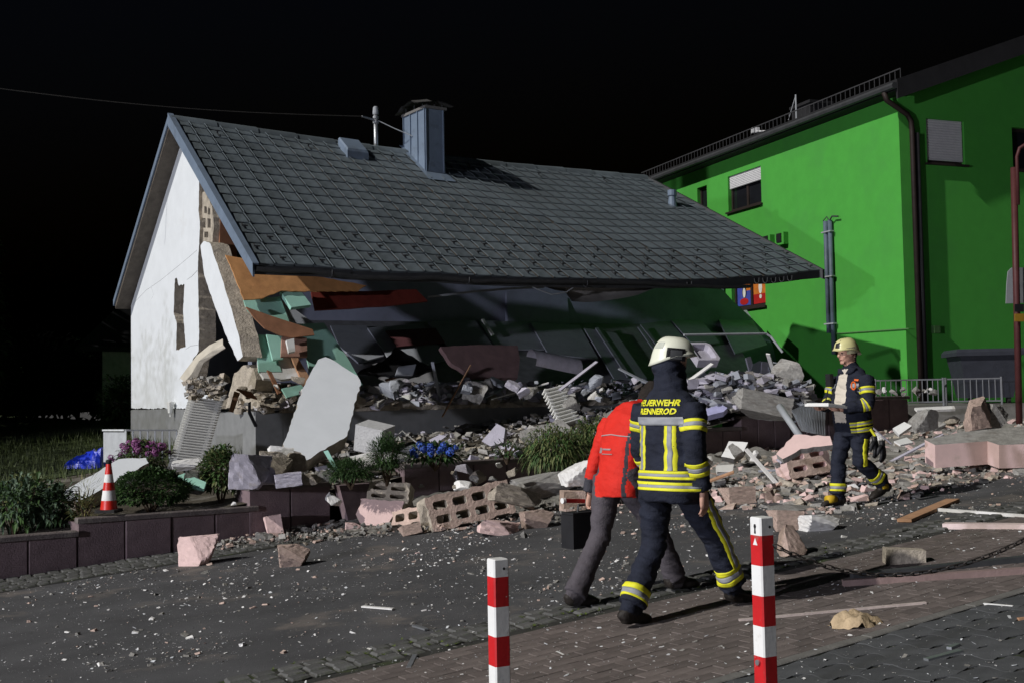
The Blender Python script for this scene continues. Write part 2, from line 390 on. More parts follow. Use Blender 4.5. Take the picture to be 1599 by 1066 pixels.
wall_tier(630, 936, (722, 709), 6, seed=5)
wall_tier(936, 1100, (690, 676), 4, seed=6)
wall_tier(1100, 1156, (668, 665), 2, seed=7)
wall_tier(1156, 1258, (648, 645), 4, seed=8)
wall_tier(1258, 1418, (621, 617), 5, seed=9)
# the pushed-out panel
b = MB(); p = onpl(522, 757, PW); a0 = p.dot(U); q = [(a0 + .02, WALLV - .10), (a0 + .52, WALLV - .02), (a0 + .50, WALLV + .08), (a0, WALLV + .02)]
zb = gz(*uv(a0, WALLV).xy) - .05
b.loft([[uv(x + .10, y - .12, zb) for x, y in q], [uv(x, y, p.z) for x, y in q]]); o = b.build('wall_panel', wallstone, gw, org=uv(a0, WALLV, zb)); tag(o, 'tilted panel pushed out of the wall')
# ================================================================== COLLAPSED HOUSE
house = thing('collapsed_house', hw(5, 3, .9), 'white gabled house with its front blown out under a sagging dark grey roof', 'house')
def lerp_tab(t, x):
    for i in range(len(t) - 1):
        if x <= t[i + 1][0]:
            k = (x - t[i][0]) / (t[i + 1][0] - t[i][0]); return t[i][1] + (t[i + 1][1] - t[i][1]) * k
    return t[-1][1]
EZ = [(-.29, 3.80), (1.9, 3.785), (4.33, 3.79), (7.16, 3.86), (8.9, 3.94), (10.6, 4.1), (11.97, 4.25)]
RZ = [(-.29, 6.83), (3.14, 6.71), (6.37, 6.65), (10.62, 6.73)]
VR, VE = 3.27, -.65
def Rg(a): x = -.286 + a * 10.906; return hw(x, VR, lerp_tab(RZ, x))
def Ev(a): x = -.286 + a * 12.256; return hw(x, VE + .03 * noise.noise(Vector((x * .7, 5, 0))), lerp_tab(EZ, x) + .035 * noise.noise(Vector((x * .9, 1, 0))) + .015 * noise.noise(Vector((x * 2.6, 2, 0))))
def S(a, b, h=0):
    p = Rg(a).lerp(Ev(a), b)
    if h:
        n = (Ev(a) - Rg(a)).cross(U).normalized()
        if n.z < 0: n = -n
        p = p + n * h
    return p
roof = MB()
NA = 24
# deck: slab below the tiles
r0 = [S(i / NA, 0, -.02) for i in range(NA + 1)]; r1 = [S(i / NA, 1, -.02) for i in range(NA + 1)]
d0 = [S(i / NA, 0, -.15) for i in range(NA + 1)]; d1 = [S(i / NA, 1, -.15) for i in range(NA + 1)]
roof.loft([r0, r1, d1, d0, r0], cap=False, closed=False)
roof.add([r0[0], r1[0], d1[0], d0[0]], [(0, 1, 2, 3)]); roof.add([r0[-1], r1[-1], d1[-1], d0[-1]], [(3, 2, 1, 0)])
# rear slope
q0 = [Rg(i / NA) for i in range(NA + 1)]; q1 = [hw(-.286 + 10.906 * i / NA, 6.83, 3.84) for i in range(NA + 1)]
roof.loft([q0, q1, [p - Z * .16 for p in q1], [p - Z * .16 for p in q0]], cap=False, closed=False)
roof.add([q0[0], q1[0], q1[0] - Z * .16, q0[0] - Z * .16], [(3, 2, 1, 0)])
rf = roof.build('roof', [soffit], house, org=S(.5, .5))
# tiles
NC, NR_ = 38, 16
def tile_mesh():
    # unit tile: x 0..1 across, y 0..1 down-slope, z metres; raised rib on the left edge, lip at the lower edge
    xs = [(0, .022), (.05, .029), (.13, .006), (.55, .003), (1.0, .004)]
    mb = MB(); rows = []
    for y, hh in ((-.04, 0.0), (.95, .021), (1.0, .016), (1.0, -.012)):
        rows.append([Vector((x, y, (z + hh) if hh >= -.001 else z - .02)) for x, z in xs])
    mb.loft(rows, cap=False, closed=False); return mb
tsrc = tile_mesh(); tme = tsrc.mesh('roof_tile', tilem, Vector())
cells = []; rd = random.Random(11)
for r in range(NR_):
    for c in range(NC):
        a0, a1 = c / NC, (c + 1) / NC; b0, b1 = r / NR_, (r + 1) / NR_
        P = S(a0, b0); X = S(a1, b0) - P; Y = S(a0, b1) - P; N = X.cross(Y).normalized()
        if N.z < 0: N = -N
        cells.append(((P - CAM).length - r * .15, P, X, Y, N))
cells.sort(key=lambda t: t[0])
mb = MB()
for i, (d, P, X, Y, N) in enumerate(cells):
    t = rd.uniform(-.006, .006)
    M = Matrix(((X.x, Y.x, N.x, 0), (X.y, Y.y, N.y, 0), (X.z, Y.z, N.z + t, 0), (0, 0, 0, 1)))
    if i < 300: link('roof_tile', tme, P, rf, M)
    else: mb.add([P + (M.to_3x3() @ v) for v in tsrc.v], tsrc.f)
tag(mb.build('roof_tile_field', tilem, rf), kind='stuff')
# snow hooks on the four lowest courses, staggered
hk = MB(); hk.bar((0, -.10, .012), (0, .03, .012), .03, .006); hk.bar((0, .03, .01), (0, .03, .062), .03, .006, upv=Vector((0, 1, 0))); hk.bar((-.05, .035, .05), (.05, .035, .05), .012, .02)
hme = hk.mesh('snow_hook', darktrim, Vector())
for r in range(12, 16):
    for c in range(NC):
        if (c + r) % 2: continue
        P = S((c + .55) / NC, (r + .52) / NR_, .022); Y = (S((c + .5) / NC, 1) - S((c + .5) / NC, 0)).normalized(); X = (S((c + 1) / NC, .9) - S(c / NC, .9)).normalized(); N = X.cross(Y).normalized()
        if N.z < 0: N = -N
        link('snow_hook', hme, P, rf, Matrix((X, Y, N)).transposed().to_4x4())
for c in range(2, NC, 6):   # a few near the ridge
    P = S((c + .5) / NC, 1.6 / NR_, .022); Y = (S((c + .5) / NC, 1) - S((c + .5) / NC, 0)).normalized(); X = U; N = X.cross(Y).normalized(); N = -N if N.z < 0 else N
    link('snow_hook', hme, P, rf, Matrix((X, N.cross(X), N)).transposed().to_4x4())
# ridge caps
for k in range(14):
    a, b_ = Rg(k / 14), Rg((k + 1) / 14 + .004); m = MB()
    prof = [(-.14, -.10), (-.10, .0), (0, .045), (.10, .0), (.14, -.10)]
    m.loft([[a + V * x + Z * z for x, z in prof], [b_ + V * x * 1.05 + Z * (z + .012) for x, z in prof]], cap=False, closed=False); m.build('ridge_cap', tilem, rf, smooth=True)
# barge boards
m = MB(); nrm = (S(0, 1) - S(0, 0)).cross(U).normalized(); nrm = -nrm if nrm.z < 0 else nrm
A_, B_ = S(0, -.01, .05) - U * .035, S(0, 1.01, .05) - U * .035
m.loft([[A_, A_ + U * .10, A_ + U * .10 - nrm * .03, A_ + U * .035 - nrm * .03, A_ + U * .03 - Z * .23, A_ - Z * .23], [B_, B_ + U * .10, B_ + U * .10 - nrm * .03, B_ + U * .035 - nrm * .03, B_ + U * .03 - Z * .21, B_ - Z * .21]]); m.build('barge_board', slate, rf)
m = MB(); A_ = Rg(0) + Z * .03 - U * .03; B_ = hw(-.316, 6.88, 3.86)
m.loft([[A_, A_ + U * .05, A_ + U * .05 - Z * .13, A_ - Z * .13], [B_, B_ + U * .05, B_ + U * .05 - Z * .12, B_ - Z * .12]]); m.build('barge_board', slate, rf)
m = MB(); A_ = S(1, -.01, .05); B_ = S(1, 1.01, .05)
m.loft([[A_, A_ + U * .06, A_ + U * .06 - Z * .2, A_ - Z * .2], [B_, B_ + U * .06, B_ + U * .06 - Z * .2, B_ - Z * .2]]); m.build('barge_board', darktrim, rf)
# gutter: half-round along the eave, torn loose on the right
m = MB(); rings = []
for i in range(25):
    a = i / 24 * .83; p = S(a, 1.0) - V * (.075 + .03 * noise.noise(Vector((a * 14, 0, 3)))) - Z * (.05 + .02 * math.sin(a * 9) + .03 * noise.noise(Vector((a * 18, 4, 0))) + (.10 * max(0, a - .6) / .23)); rings.append([p + V * (.065 * math.cos(t)) + Z * (.065 * math.sin(t)) for t in [math.pi + math.pi * j / 8 for j in range(9)]])
m.loft(rings, cap=False, closed=False); m.build('gutter', darktrim, rf, smooth=True)
m = MB(); m.loft([[S(i / NA, 1.0, -.03) - V * .01 + Z * z for z in (.03, -.13)] for i in range(NA + 1)], cap=False, closed=False); m.build('fascia', darktrim, rf)
for i in range(9):   # gutter brackets
    a = .845 + .15 * i / 8 if i < 5 else .1 + (i - 5) * .2
    p = S(a, 1.0) - Z * .04; mm = MB(); mm.tube([p - V * .01, p - V * .02 - Z * .07, p - V * .07 - Z * .11, p - V * .13 - Z * .08, p - V * .14 - Z * .0], .009, 5); mm.build('gutter_bracket', darktrim, rf)
# crumpled foil hanging out of the eave on the right
foil = mat('grey_foil', (.24, .23, .22), .6, .2, 4, .3, 25)
m = MB(); rd = random.Random(4); rows = []
for i in range(15):
    t = i / 14; px = 838 + 198 * t; top = 440 + 3 * math.sin(t * 8); h = 3 + 30 * math.sin(math.pi * min(1, t * 1.05)) ** .8 * (1 if t > .22 else .45)
    rows.append([onpl(px + rd.uniform(-2, 2), top + h * s, pv(-.62 + .25 * math.sin(s * 3.1) + rd.uniform(-.04, .04))) for s in (0, .3, .6, .85, 1)])
m.loft(rows, cap=False, closed=False); m.build('hanging_membrane', foil, rf, smooth=True)
# chimney
chb = [hw(4.47, 2.5, 0), hw(4.9, 2.5, 0), hw(4.9, 3.35, 0), hw(4.47, 3.35, 0)]
def roofz(p):
    q = p - FC; a = q.dot(U); b = q.dot(V); return lerp_tab(EZ, a) + (lerp_tab(RZ, a) - lerp_tab(EZ, a)) * (b - VE) / (VR - VE)
ctop = 7.40
m = MB()
for i in range(4): pass
m.loft([[Vector((p.x, p.y, roofz(p) - .1)) for p in chb], [Vector((p.x, p.y, ctop)) for p in chb]]); ch = m.build('chimney', slate, house, org=hw(4.7, 2.9, 6))
cc = hw(5.31, 2.47, 0)
for k, (i, j) in enumerate(((0, 3), (0, 1))):   # standing seams of the cladding
    for t in ((.0, .33, .67, 1.0) if k == 0 else (.02, .93)):
        p = chb[i].lerp(chb[j], t); o_ = (-U if k == 0 else -V) * .012; mm = MB(); mm.bar(Vector((p.x, p.y, roofz(p))) + o_, Vector((p.x, p.y, ctop)) + o_, .018, .03, upv=o_); mm.build('cladding_seam', slate, ch)
m = MB(); mid = (chb[0] + chb[2]) / 2
m.loft([[mid + (p - mid) * 1.14 + Z * z for p in chb] for z in (ctop, ctop + .05)]); m.build('chimney_cap', mat('cap_metal', (.16, .155, .15), .6, .15), ch)
for i in range(4):
    for t in (.1, .5, .9):
        p = chb[i].lerp(chb[(i + 1) % 4], t); mm = MB(); mm.bar(Vector((p.x, p.y, ctop + .05)), Vector((p.x, p.y, ctop + .15)), .015, .015); mm.build('cowl_post', darktrim, ch)
m = MB(); rows = []
for i in range(9):
    t = -1 + 2 * i / 8; c = mid + V * (t * .55); z = ctop + .12 + .15 * (1 - abs(t)) ** .8 + (.03 if i % 3 == 0 else 0)
    rows.append([c + U * (s * .36) + Z * (z - .07 * abs(s) + .02 * noise.noise(Vector((i, s * 3, 0)))) for s in (-1, -.5, 0, .5, 1)])
m.loft(rows, cap=False, closed=False); m.loft([[p - Z * .015 for p in r] for r in rows], cap=False, closed=False); m.build('chimney_cowl', mat('cowl_metal', (.07, .068, .066), .6, .2), ch)
m = MB(); fl = [mid + (p - mid) * 1.4 - V * .1 for p in chb]
m.loft([[Vector((p.x, p.y, roofz(p) + .045)) for p in fl], [Vector((p.x, p.y, roofz(p) + .06)) for p in [mid + (q - mid) * 1.04 for q in chb]], [Vector((p.x, p.y, roofz(p) + .25)) for p in [mid + (q - mid) * 1.012 for q in chb]]], cap=False); m.build('flashing', slate, ch)
# roof hatch and vent pipe
hp_ = hw(3.12, 2.9, 0); m = MB(); h4 = [hp_ + U * x + V * y for x, y in ((-.22, -.2), (.22, -.2), (.22, .2), (-.22, .2))]
m.loft([[Vector((p.x, p.y, roofz(p) + .01)) for p in h4], [Vector((p.x, p.y, roofz(p) + .16)) for p in h4], [Vector((p.x, p.y, roofz(p) + .20)) for p in [hp_ + (q - hp_) * .9 for q in h4]]]); m.build('roof_hatch', slate, rf)
vp = hw(10.3, 1.95, 0); vz = roofz(vp); m = MB(); m.tube([Vector((vp.x, vp.y, vz - .05)), Vector((vp.x, vp.y, vz + .22)), Vector((vp.x, vp.y, vz + .24)), Vector((vp.x, vp.y, vz + .36))], [.11, .075, .10, .10], 12); m.build('vent_pipe', slate, rf)
# gable wall, rear part still standing
apex = hw(0, VR, 6.83 - .17); G0 = pu(0)
def gloop(pts): return [onpl(x, y, G0) for x, y in pts]
rc = onpl(205, 638, G0); vr = (rc - FC).dot(V)
rearz = 6.83 - (vr - VR) * (6.83 - 3.84) / (6.83 - VR) - .17
fr_ = onpl(313, 296, G0)
torn = gloop([(311, 296), (310, 325), (312, 352), (311, 376), (309, 420), (310, 470), (311, 520), (310, 548), (301, 561), (297, 588), (301, 610), (326, 616), (345, 637)])
hole = gloop([(273, 436), (276, 434), (279, 446), (288, 444), (286, 489), (290, 541), (275, 547), (276, 505), (271, 488)])
fzz = lambda v: 6.8 + (v - VR) / (VR - VE) * (6.8 - 3.8) - .2
pf = torn[0]; vf = (pf - FC).dot(V)
loop = [onpl(205, 637, G0), hw(0, vr, rearz), apex, hw(0, max(vf, 1.9), fzz(max(vf, 1.9)))] + torn
m = MB(); m.prism(rag(loop, .016, .05, 2, skip=(0, 1, 2)), U * .3, holes=[rag(hole, .012, .05, 8)], mi=0, ms=1); m.build('gable_wall', [white, beigebrk], house)
for cr in ([(205, 478), (228, 452), (252, 436), (282, 412), (308, 392)], [(292, 436), (300, 431), (308, 424)], [(236, 447), (240, 458), (237, 466)], [(290, 545), (298, 541), (309, 540)]):
    m = MB(); m.tube([onpl(x, y + random.Random(x).uniform(-2, 2), pu(.002)) for x, y in cr], .004, 4); m.build('wall_crack', plinthm, house)
# dark rooms behind the gable
m = MB(); m.box(hw(3.3, 4.9, 2.9), (6.0, .12, 3.0), frame(U, Z)); m.build('inner_wall', bluegrey, house)
# exposed hollow blocks by the torn edge
bl = [(312, 300), (320, 299), (331, 322), (334, 352), (331, 381), (313, 379), (315, 352), (310, 326)]
hl = [[(319, 322), (323, 323), (323, 334), (319, 333)], [(325, 324), (328, 326), (328, 336), (325, 335)], [(316, 341), (321, 341), (321, 356), (316, 356)], [(324, 341), (329, 342), (329, 356), (324, 356)], [(319, 362), (325, 362), (325, 371), (319, 371)]]
m = MB(); m.prism(rag([onpl(x, y, pu(.06)) for x, y in bl], .015, .06, 5), U * .24, holes=[[onpl(x, y, pu(.06)) for x, y in q] for q in hl]); m.build('hollow_block_edge', beigebrk, house)
# plinth: gable side and front side
def plinth(a0, a1, b0, b1, z0, z1, seed, name='plinth'):
    m = MB(); c = [hw(a0, b0, 0), hw(a1, b0, 0), hw(a1, b1, 0), hw(a0, b1, 0)]; n = 10; rd = random.Random(seed)
    top = []
    for i in range(4):
        for k in range(n): top.append(c[i].lerp(c[(i + 1) % 4], k / n))
    m.loft([[p + Z * z0 for p in top], [p + Z * (z1 + rd.uniform(-.02, .02)) for p in top]]); return m.build(name, plinthm, house)
plinth(-.012, .34, 3.0, vr - .01, .3, 1.655, 1)
plinth(-.02, .42, -.02, 3.0, .3, 1.60, 2)
plinth(.42, 9.2, -.015, .34, .3, 1.60, 3)
# broken masonry course and floor slab on the plinth
m = MB(); rd = random.Random(9); rows = []
for i in range(70):
    a = .4 + 8.7 * i / 69; h = .06 + .10 * abs(noise.noise(Vector((a * 2.1, 3, 0)))) + rd.uniform(0, .05)
    rows.append([hw(a, -.03 + rd.uniform(-.03, .03), 1.585), hw(a, -.035 + rd.uniform(-.03, .03), 1.60 + h * .6), hw(a, .08 + rd.uniform(-.05, .05), 1.62 + h), hw(a, .36, 1.63 + h * .8)])
m.loft(rows, cap=False, closed=False); m.build('broken_course', beigebrk, house)
m = MB(); m.box(hw(4.8, 2.6, 1.50), (9.3, 4.5, .2), frame(U, Z)); m.build('floor_slab', concrete, house)
# rear wall / fallen ceiling seen through the gap
bw = rag([onpl(x, y, pv(3.55)) for x, y in [(395, 380), (1000, 400), (1098, 442), (1128, 452), (1160, 484), (1202, 528), (1225, 600), (395, 610)]], .03, .3, 3)
m = MB(); m.prism(bw, V * .2); m.build('back_wall', bluegrey, house)
m = MB(); m.box(hw(7.7, 3.41, 3.25), (1.6, .10, 1.5), frame(U, Z) @ R3('X', -14) @ R3('Y', 6)); m.build('cracked_wall_panel', bluegrey, house)
# leaning strip of gable wall
sp = pu(-.16)
m = MB(); lp = [onpl(x, y, sp) for x, y in [(313, 384), (318, 377), (328, 380), (341, 418), (357, 468), (372, 520), (379, 556), (371, 563), (352, 522), (334, 474), (319, 430)]]
m.prism(rag(lp, .012, .08, 4), U * .30 - V * .04 - Z * .02, mi=0, ms=1); tag(m.build('leaning_wall_strip', [white, beigebrk], house), 'white strip of wall leaning off the torn gable')
# broken masonry column below the strip
m = MB(); lp = [onpl(x, y, pu(.0)) for x, y in [(366, 582), (380, 570), (396, 574), (400, 592), (396, 612), (408, 636), (352, 638), (360, 606)]]
m.prism(rag(lp, .03, .09, 6), U * .3); m.build('masonry_stump', beigebrk, house)
# little broken lamp on the gable
m = MB(); c = onpl(266, 627, pu(-.09)); m.tube([c, c - Z * .20], [.065, .045], 8); m.bar(c + U * .0 + Z * .0 - V * .09, c + V * .09, .015, .015); m.tube([c - Z * .2, c - Z * .27], .015, 6); m.build('wall_lamp', enamel, house)
# service mast on the ridge
mp = hw(3.87, 3.42, 0)
mast = thing('roof_mast', Vector((mp.x, mp.y, 6.4)), 'bright steel service mast standing behind the ridge beside the chimney', 'mast')
t_ = Vector((mp.x, mp.y, 7.40)); m = MB(); m.tube([t_ - Z * 1.1, t_], .045, 12); m.build('pole', galv, mast, smooth=True)
m = MB(); m.tube([t_, t_ + Z * .03, t_ + Z * .14, t_ + Z * .16], [.055, .06, .05, .03], 12); m.build('cap', paintgrey, mast)
for dz in (-.06, -.16): m = MB(); m.tube([t_ + Z * (dz - .02), t_ + Z * (dz + .02)], .06, 12); m.build('clamp', galv, mast)
m = MB(); m.bar(t_ - Z * .1 - U * .35 - V * .1, t_ - Z * .12, .025, .03); m.build('bracket', galv, mast)
sw = MB(); e = hw(4.46, 3.0, 6.95); sw.tube([t_ - Z * .1, t_.lerp(e, .5) - Z * .06, e], .009, 5); tag(sw.build('stay_wire', paintgrey), 'thin stay wire from the mast down towards the chimney', 'wire')
cb = MB(); e0 = at(-60, 131, 20); pts = [(t_ - Z * .1 - U * .35 - V * .1).lerp(e0, k / 16) - Z * (.12 * math.sin(math.pi * k / 16)) for k in range(17)]
cb.tube(pts, .009, 5); tag(cb.build('overhead_cable', mat('cable_black', (.03, .028, .025), .8)), 'thin overhead cable running from the roof mast into the dark', 'cable')
# ================================================================== GREEN HOUSE
YC, YF = 25.0, 35.3
gc = at(1402, 150, YC); gf = at(1026, 292, YF); GE = gc.z
gdir = Vector((gf.x - gc.x, gf.y - gc.y, 0)); GLEN = gdir.length; gdir.normalize()      # along the left facade, away
gright = Vector((gdir.y, -gdir.x, 0))                                                     # along the right facade
G = Vector((gc.x, gc.y, 0))
def gw_(a, b, z): return G + gdir * a + gright * b + Z * z
gh = thing('green_house', gw_(6, 5, 1.0), 'bright green rendered two storey house beside the ruin', 'house')
PLf = (G, gright); PRf = (G, gdir)
def lf(px, py): q = onpl(px, py, PLf) - G; return q.dot(gdir), q.z
def rf_(px, py): q = onpl(px, py, PRf) - G; return q.dot(gright), q.z
pitch = .36
def rect(f, x0, y0, x1, y1):
    a0, z0 = f(x0, y0); a1, z1 = f(x1, y1); return min(a0, a1), max(a0, a1), min(z0, z1), max(z0, z1)
def mid_rect(f, pts):
    q = [f(*p) for p in pts]; a = sorted(x for x, _ in q); z = sorted(y for _, y in q); return (a[0] + a[1]) / 2, (a[-1] + a[-2]) / 2, (z[0] + z[1]) / 2, (z[-1] + z[-2]) / 2
WIN = [('L', mid_rect(lf, [(1137, 276), (1188, 259), (1189, 316), (1137, 333)]), .36, 'two'), ('L', mid_rect(lf, [(1089, 294), (1104, 289), (1104, 325), (1089, 328)]), 0, 'slim'),
       ('L', mid_rect(lf, [(1142, 435), (1195, 420), (1195, 477), (1143, 484)]), 0, 'art'),
       ('R', mid_rect(rf_, [(1447, 185), (1505, 190), (1507, 259), (1447, 253)]), .93, 'one'), ('R', mid_rect(rf_, [(1581, 200), (1640, 203), (1640, 270), (1581, 264)]), 0, 'one')]
DEP = 12.0
def lpt(a, z, d=0): return gw_(a, d, z)
def rpt(a, z, d=0): return gw_(d, a, z)
holesL = [[lpt(x, z) for x, z in ((r[0], r[2]), (r[1], r[2]), (r[1], r[3]), (r[0], r[3]))] for s_, r, k, t in WIN if s_ == 'L']
holesR = [[rpt(x, z) for x, z in ((r[0], r[2]), (r[1], r[2]), (r[1], r[3]), (r[0], r[3]))] for s_, r, k, t in WIN if s_ == 'R']
m = MB(); m.prism([lpt(0, .6), lpt(GLEN, .6), lpt(GLEN, GE), lpt(0, GE)], gright * .28, holes=holesL); m.build('wall', greenw, gh)
m = MB(); m.prism([rpt(.281, .6), rpt(DEP, .6), rpt(DEP, GE), rpt(DEP / 2, GE + pitch * DEP / 2), rpt(.281, GE + .1)], gdir * .28, holes=holesR); m.build('wall', greenw, gh)
m = MB(); m.box(gw_(GLEN / 2, DEP - .2, 3.5), (GLEN, .2, 6), frame(gdir, Z)); m.box(gw_(GLEN - .1, DEP / 2, 3.5), (.2, DEP - .5, 6), frame(gdir, Z)); m.build('rear_wall', greenw, gh)
froof = mat('dark_roofing', (.018, .018, .02), .8, .2, 4, .3, 40)
def rp(a, b, h): return gw_(a, b, GE + pitch * (b if b < DEP / 2 else DEP - b) + h)
m = MB()
for b0, b1 in ((-.38, DEP / 2), (DEP / 2, DEP + .7)):
    q = [rp(-.45, b0, .16), rp(GLEN + .6, b0, .16), rp(GLEN + .6, b1, .16), rp(-.45, b1, .16)]; m.loft([q, [p + Z * .2 for p in q]])
groof = m.build('roof', froof, gh)
m = MB(); m.box(gw_(GLEN / 2 + .1, -.18, GE + .05), (GLEN + 1.0, .36, .10), frame(gdir, Z)); m.build('soffit', froof, groof)
m = MB(); q = [rp(-.46, b, -.06) for b in (-.38, DEP / 2)]; m.loft([[q[0], q[0] + gdir * .05, q[0] + gdir * .05 + Z * .36, q[0] + Z * .36], [q[1], q[1] + gdir * .05, q[1] + gdir * .05 + Z * .36, q[1] + Z * .36]]); m.build('barge_board', froof, groof)
m = MB(); m.tube([gw_(-.45, -.44, GE + .08), gw_(GLEN + .6, -.44, GE + .08)], .075, 8); m.build('gutter', darktrim, groof)
# snow guard along the eave
sg = MB(); nsg = 70
dimg = mat('weathered_zinc', (.045, .045, .048), .6, .2); sgr = tag(link('snow_guard', None, gw_(5, -.55, GE + .3), groof))
for z in (.10, .33): mm = MB(); mm.bar(gw_(-.42, -.26, GE + .13 + z), gw_(GLEN + .5, -.26, GE + .13 + z), .02, .025); mm.build('rail', dimg, sgr)
vb = MB()
for k in range(nsg): vb.bar(gw_(-.42 + (GLEN + .92) * k / nsg, -.26, GE + .22), gw_(-.42 + (GLEN + .92) * k / nsg, -.26, GE + .47), .022, .012)
tag(vb.build('guard_bars', dimg, sgr), kind='stuff')
# windows
frm = mat('window_frame_dark', (.03, .022, .02), .5, .1)
for s_, (x0, x1, z0, z1), sh, kind in WIN:
    pt = lpt if s_ == 'L' else rpt; nn = gright if s_ == 'L' else gdir; tx = gdir if s_ == 'L' else gright
    c = pt((x0 + x1) / 2, z0); w_ = tag(link('window', None, c, gh))
    fw_ = .07
    m = MB()
    def fb(a, b, za, zb, d=.10, th=.06): m.prism([pt(a, za, d), pt(b, za, d), pt(b, zb, d), pt(a, zb, d)], nn * th)
    fb(x0, x1, z0, z0 + fw_); fb(x0, x1, z1 - fw_, z1); fb(x0, x0 + fw_, z0 + fw_, z1 - fw_); fb(x1 - fw_, x1, z0 + fw_, z1 - fw_)
    if kind in ('two', 'art'): fb((x0 + x1) / 2 - .045, (x0 + x1) / 2 + .045, z0 + fw_, z1 - fw_)
    m.build('frame', frm, w_)
    pans = [(x0 + fw_, x1 - fw_)] if kind not in ('two', 'art') else [(x0 + fw_, (x0 + x1) / 2 - .045), ((x0 + x1) / 2 + .045, x1 - fw_)]
    for pi, (a, b) in enumerate(pans):
        m = MB(); m.prism([pt(a, z0 + fw_, .135), pt(b, z0 + fw_, .135), pt(b, z1 - fw_, .135), pt(a, z1 - fw_, .135)], nn * .01); m.build('pane', glassdark, w_)
        if kind == 'art':     # coloured window picture
            H_ = z1 - z0; W_ = b - a; zo = z0 + fw_
            cols = [mat('art_orange', (.55, .16, .02)), mat('art_blue', (.05, .07, .35)), mat('art_white', (.7, .68, .62)), mat('art_red', (.4, .01, .01)), mat('art_black', (.01, .01, .012))]
            def el(cx, cz, rx, rz, mi, d, n=14):
                mm.prism([pt(cx + rx * math.cos(t * 6.2832 / n), cz + rz * math.sin(t * 6.2832 / n), d) for t in range(n)], nn * .003, mi=mi)
            def rc_(u0, u1, v0, v1, mi, d): mm.prism([pt(a + W_ * u0, zo + H_ * v0, d), pt(a + W_ * u1, zo + H_ * v0, d), pt(a + W_ * u1, zo + H_ * v1, d), pt(a + W_ * u0, zo + H_ * v1, d)], nn * .003, mi=mi)
            mm = MB()
            if pi == 1:
                rc_(.02, .98, .02, .45, 1, .13); rc_(.02, .55, .45, .84, 0, .13); rc_(.55, .98, .45, .84, 1, .129); el(a + W_ * .5, zo + H_ * .14, W_ * .3, H_ * .1, 3, .122); el(a + W_ * .48, zo + H_ * .42, W_ * .15, H_ * .18, 4, .122); el(a + W_ * .48, zo + H_ * .4, W_ * .1, H_ * .15, 2, .117)
            else:
                rc_(.02, .98, .02, .3, 3, .13); rc_(.02, .98, .3, .84, 0, .13); el(a + W_ * .5, zo + H_ * .5, W_ * .12, H_ * .2, 2, .122); el(a + W_ * .5, zo + H_ * .22, W_ * .08, H_ * .06, 2, .122)
            mm.build('window_picture', cols, w_)
        if kind == 'two':
            m = MB(); m.prism(rag([pt(a + .06, z0 + .12, .2), pt(b - .06, z0 + .12, .2), pt(b - .1, z0 + .55, .2), pt(a + .1, z0 + .62, .2)], .05, .08, pi), nn * .02); m.build('curtain', mat('curtain', (.22, .26, .33), .9), w_)
    if sh:
        ns = max(8, int((z1 - z0) * sh / .055)); zb = z1 - (z1 - z0) * sh; rows = []
        for k in range(ns + 1):
            z = zb + (z1 - zb) * k / ns; rows += [[pt(x0 + .03, z, .05), pt(x1 - .03, z, .05)]] + ([[pt(x0 + .03, z + .02, .035), pt(x1 - .03, z + .02, .035)]] if k < ns else [])
        m = MB(); m.loft(rows, cap=False, closed=False); m.build('roller_shutter', shutter, w_)
    m = MB(); m.prism([pt(x0 - .06, z0 - .05, -.07), pt(x1 + .06, z0 - .05, -.07), pt(x1 + .06, z0 - .005, -.07), pt(x0 - .06, z0 - .005, -.07)], nn * .25); m.build('sill', frm, w_)
# downpipe at the corner
dpx = gw_(-.1, .30, 0)
m = MB(); m.tube([gw_(-.1, -.44, GE + .02), gw_(-.1, -.38, GE - .15), gw_(-.1, .15, GE - .42), gw_(-.08, .26, GE - .55), gw_(-.08, .28, GE - .75), gw_(-.08, .28, 1.0)], .058, 10); m.build('downpipe', mat('copper_brown', (.022, .014, .012), .6, .3), gh, smooth=True)
m = MB(); m.tube([gw_(-.075, .40, GE - .8), gw_(-.075, .40, 1.0)], .06, 8); m.build('downpipe', black, gh, smooth=True)
m = MB(); p = gw_(-.05, .75, lf(1420, 514)[1]); m.box(p, (.1, .16, .16), frame(gdir, Z)); m.build('junction_box', mat('green_box', (.05, .12, .04), .6), gh)
# conduit risers on the facade
for x, y0, y1 in ((1297, 345, 520), (1129, 436, 486)):
    a, z1 = lf(x, y0); _, z0 = lf(x, y1)
    for k in range(2):
        m = MB(); aa = a + k * .17 - .08; m.tube([lpt(aa, z0 - (.0 if k else .5), -.08), lpt(aa, z1, -.08)], .055, 10); m.build('conduit', mat('slate_pipe', (.10, .13, .17), .5), gh, smooth=True)
    for t in (.08, .5, .9): m = MB(); m.box(lpt(a, z0 + (z1 - z0) * t, -.1), (.36, .1, .03), frame(gdir, Z)); m.build('pipe_clamp', paintgrey, gh)
a, z1 = lf(1300, 345); m = MB(); m.tube([lpt(a, z1 - .02, -.1), lpt(a - .15, z1 + .08, -.12), lpt(a - .35, z1 + .05, -.1)], .02, 6); m.tube([lpt(a, z1, -.1), lpt(a + .05, z1 + .1, -.12), lpt(a + .2, z1 + .02, -.12)], .012, 6); m.build('cable_end', darktrim, gh)
a0, zz0 = lf(1302, 521); a1, zz1 = lf(1421, 513); m = MB(); m.tube([lpt(a0, zz0, -.03), lpt(a1, zz1, -.03)], .012, 5); m.build('facade_cable', mat('cable_green', (.10, .22, .08), .7), gh)
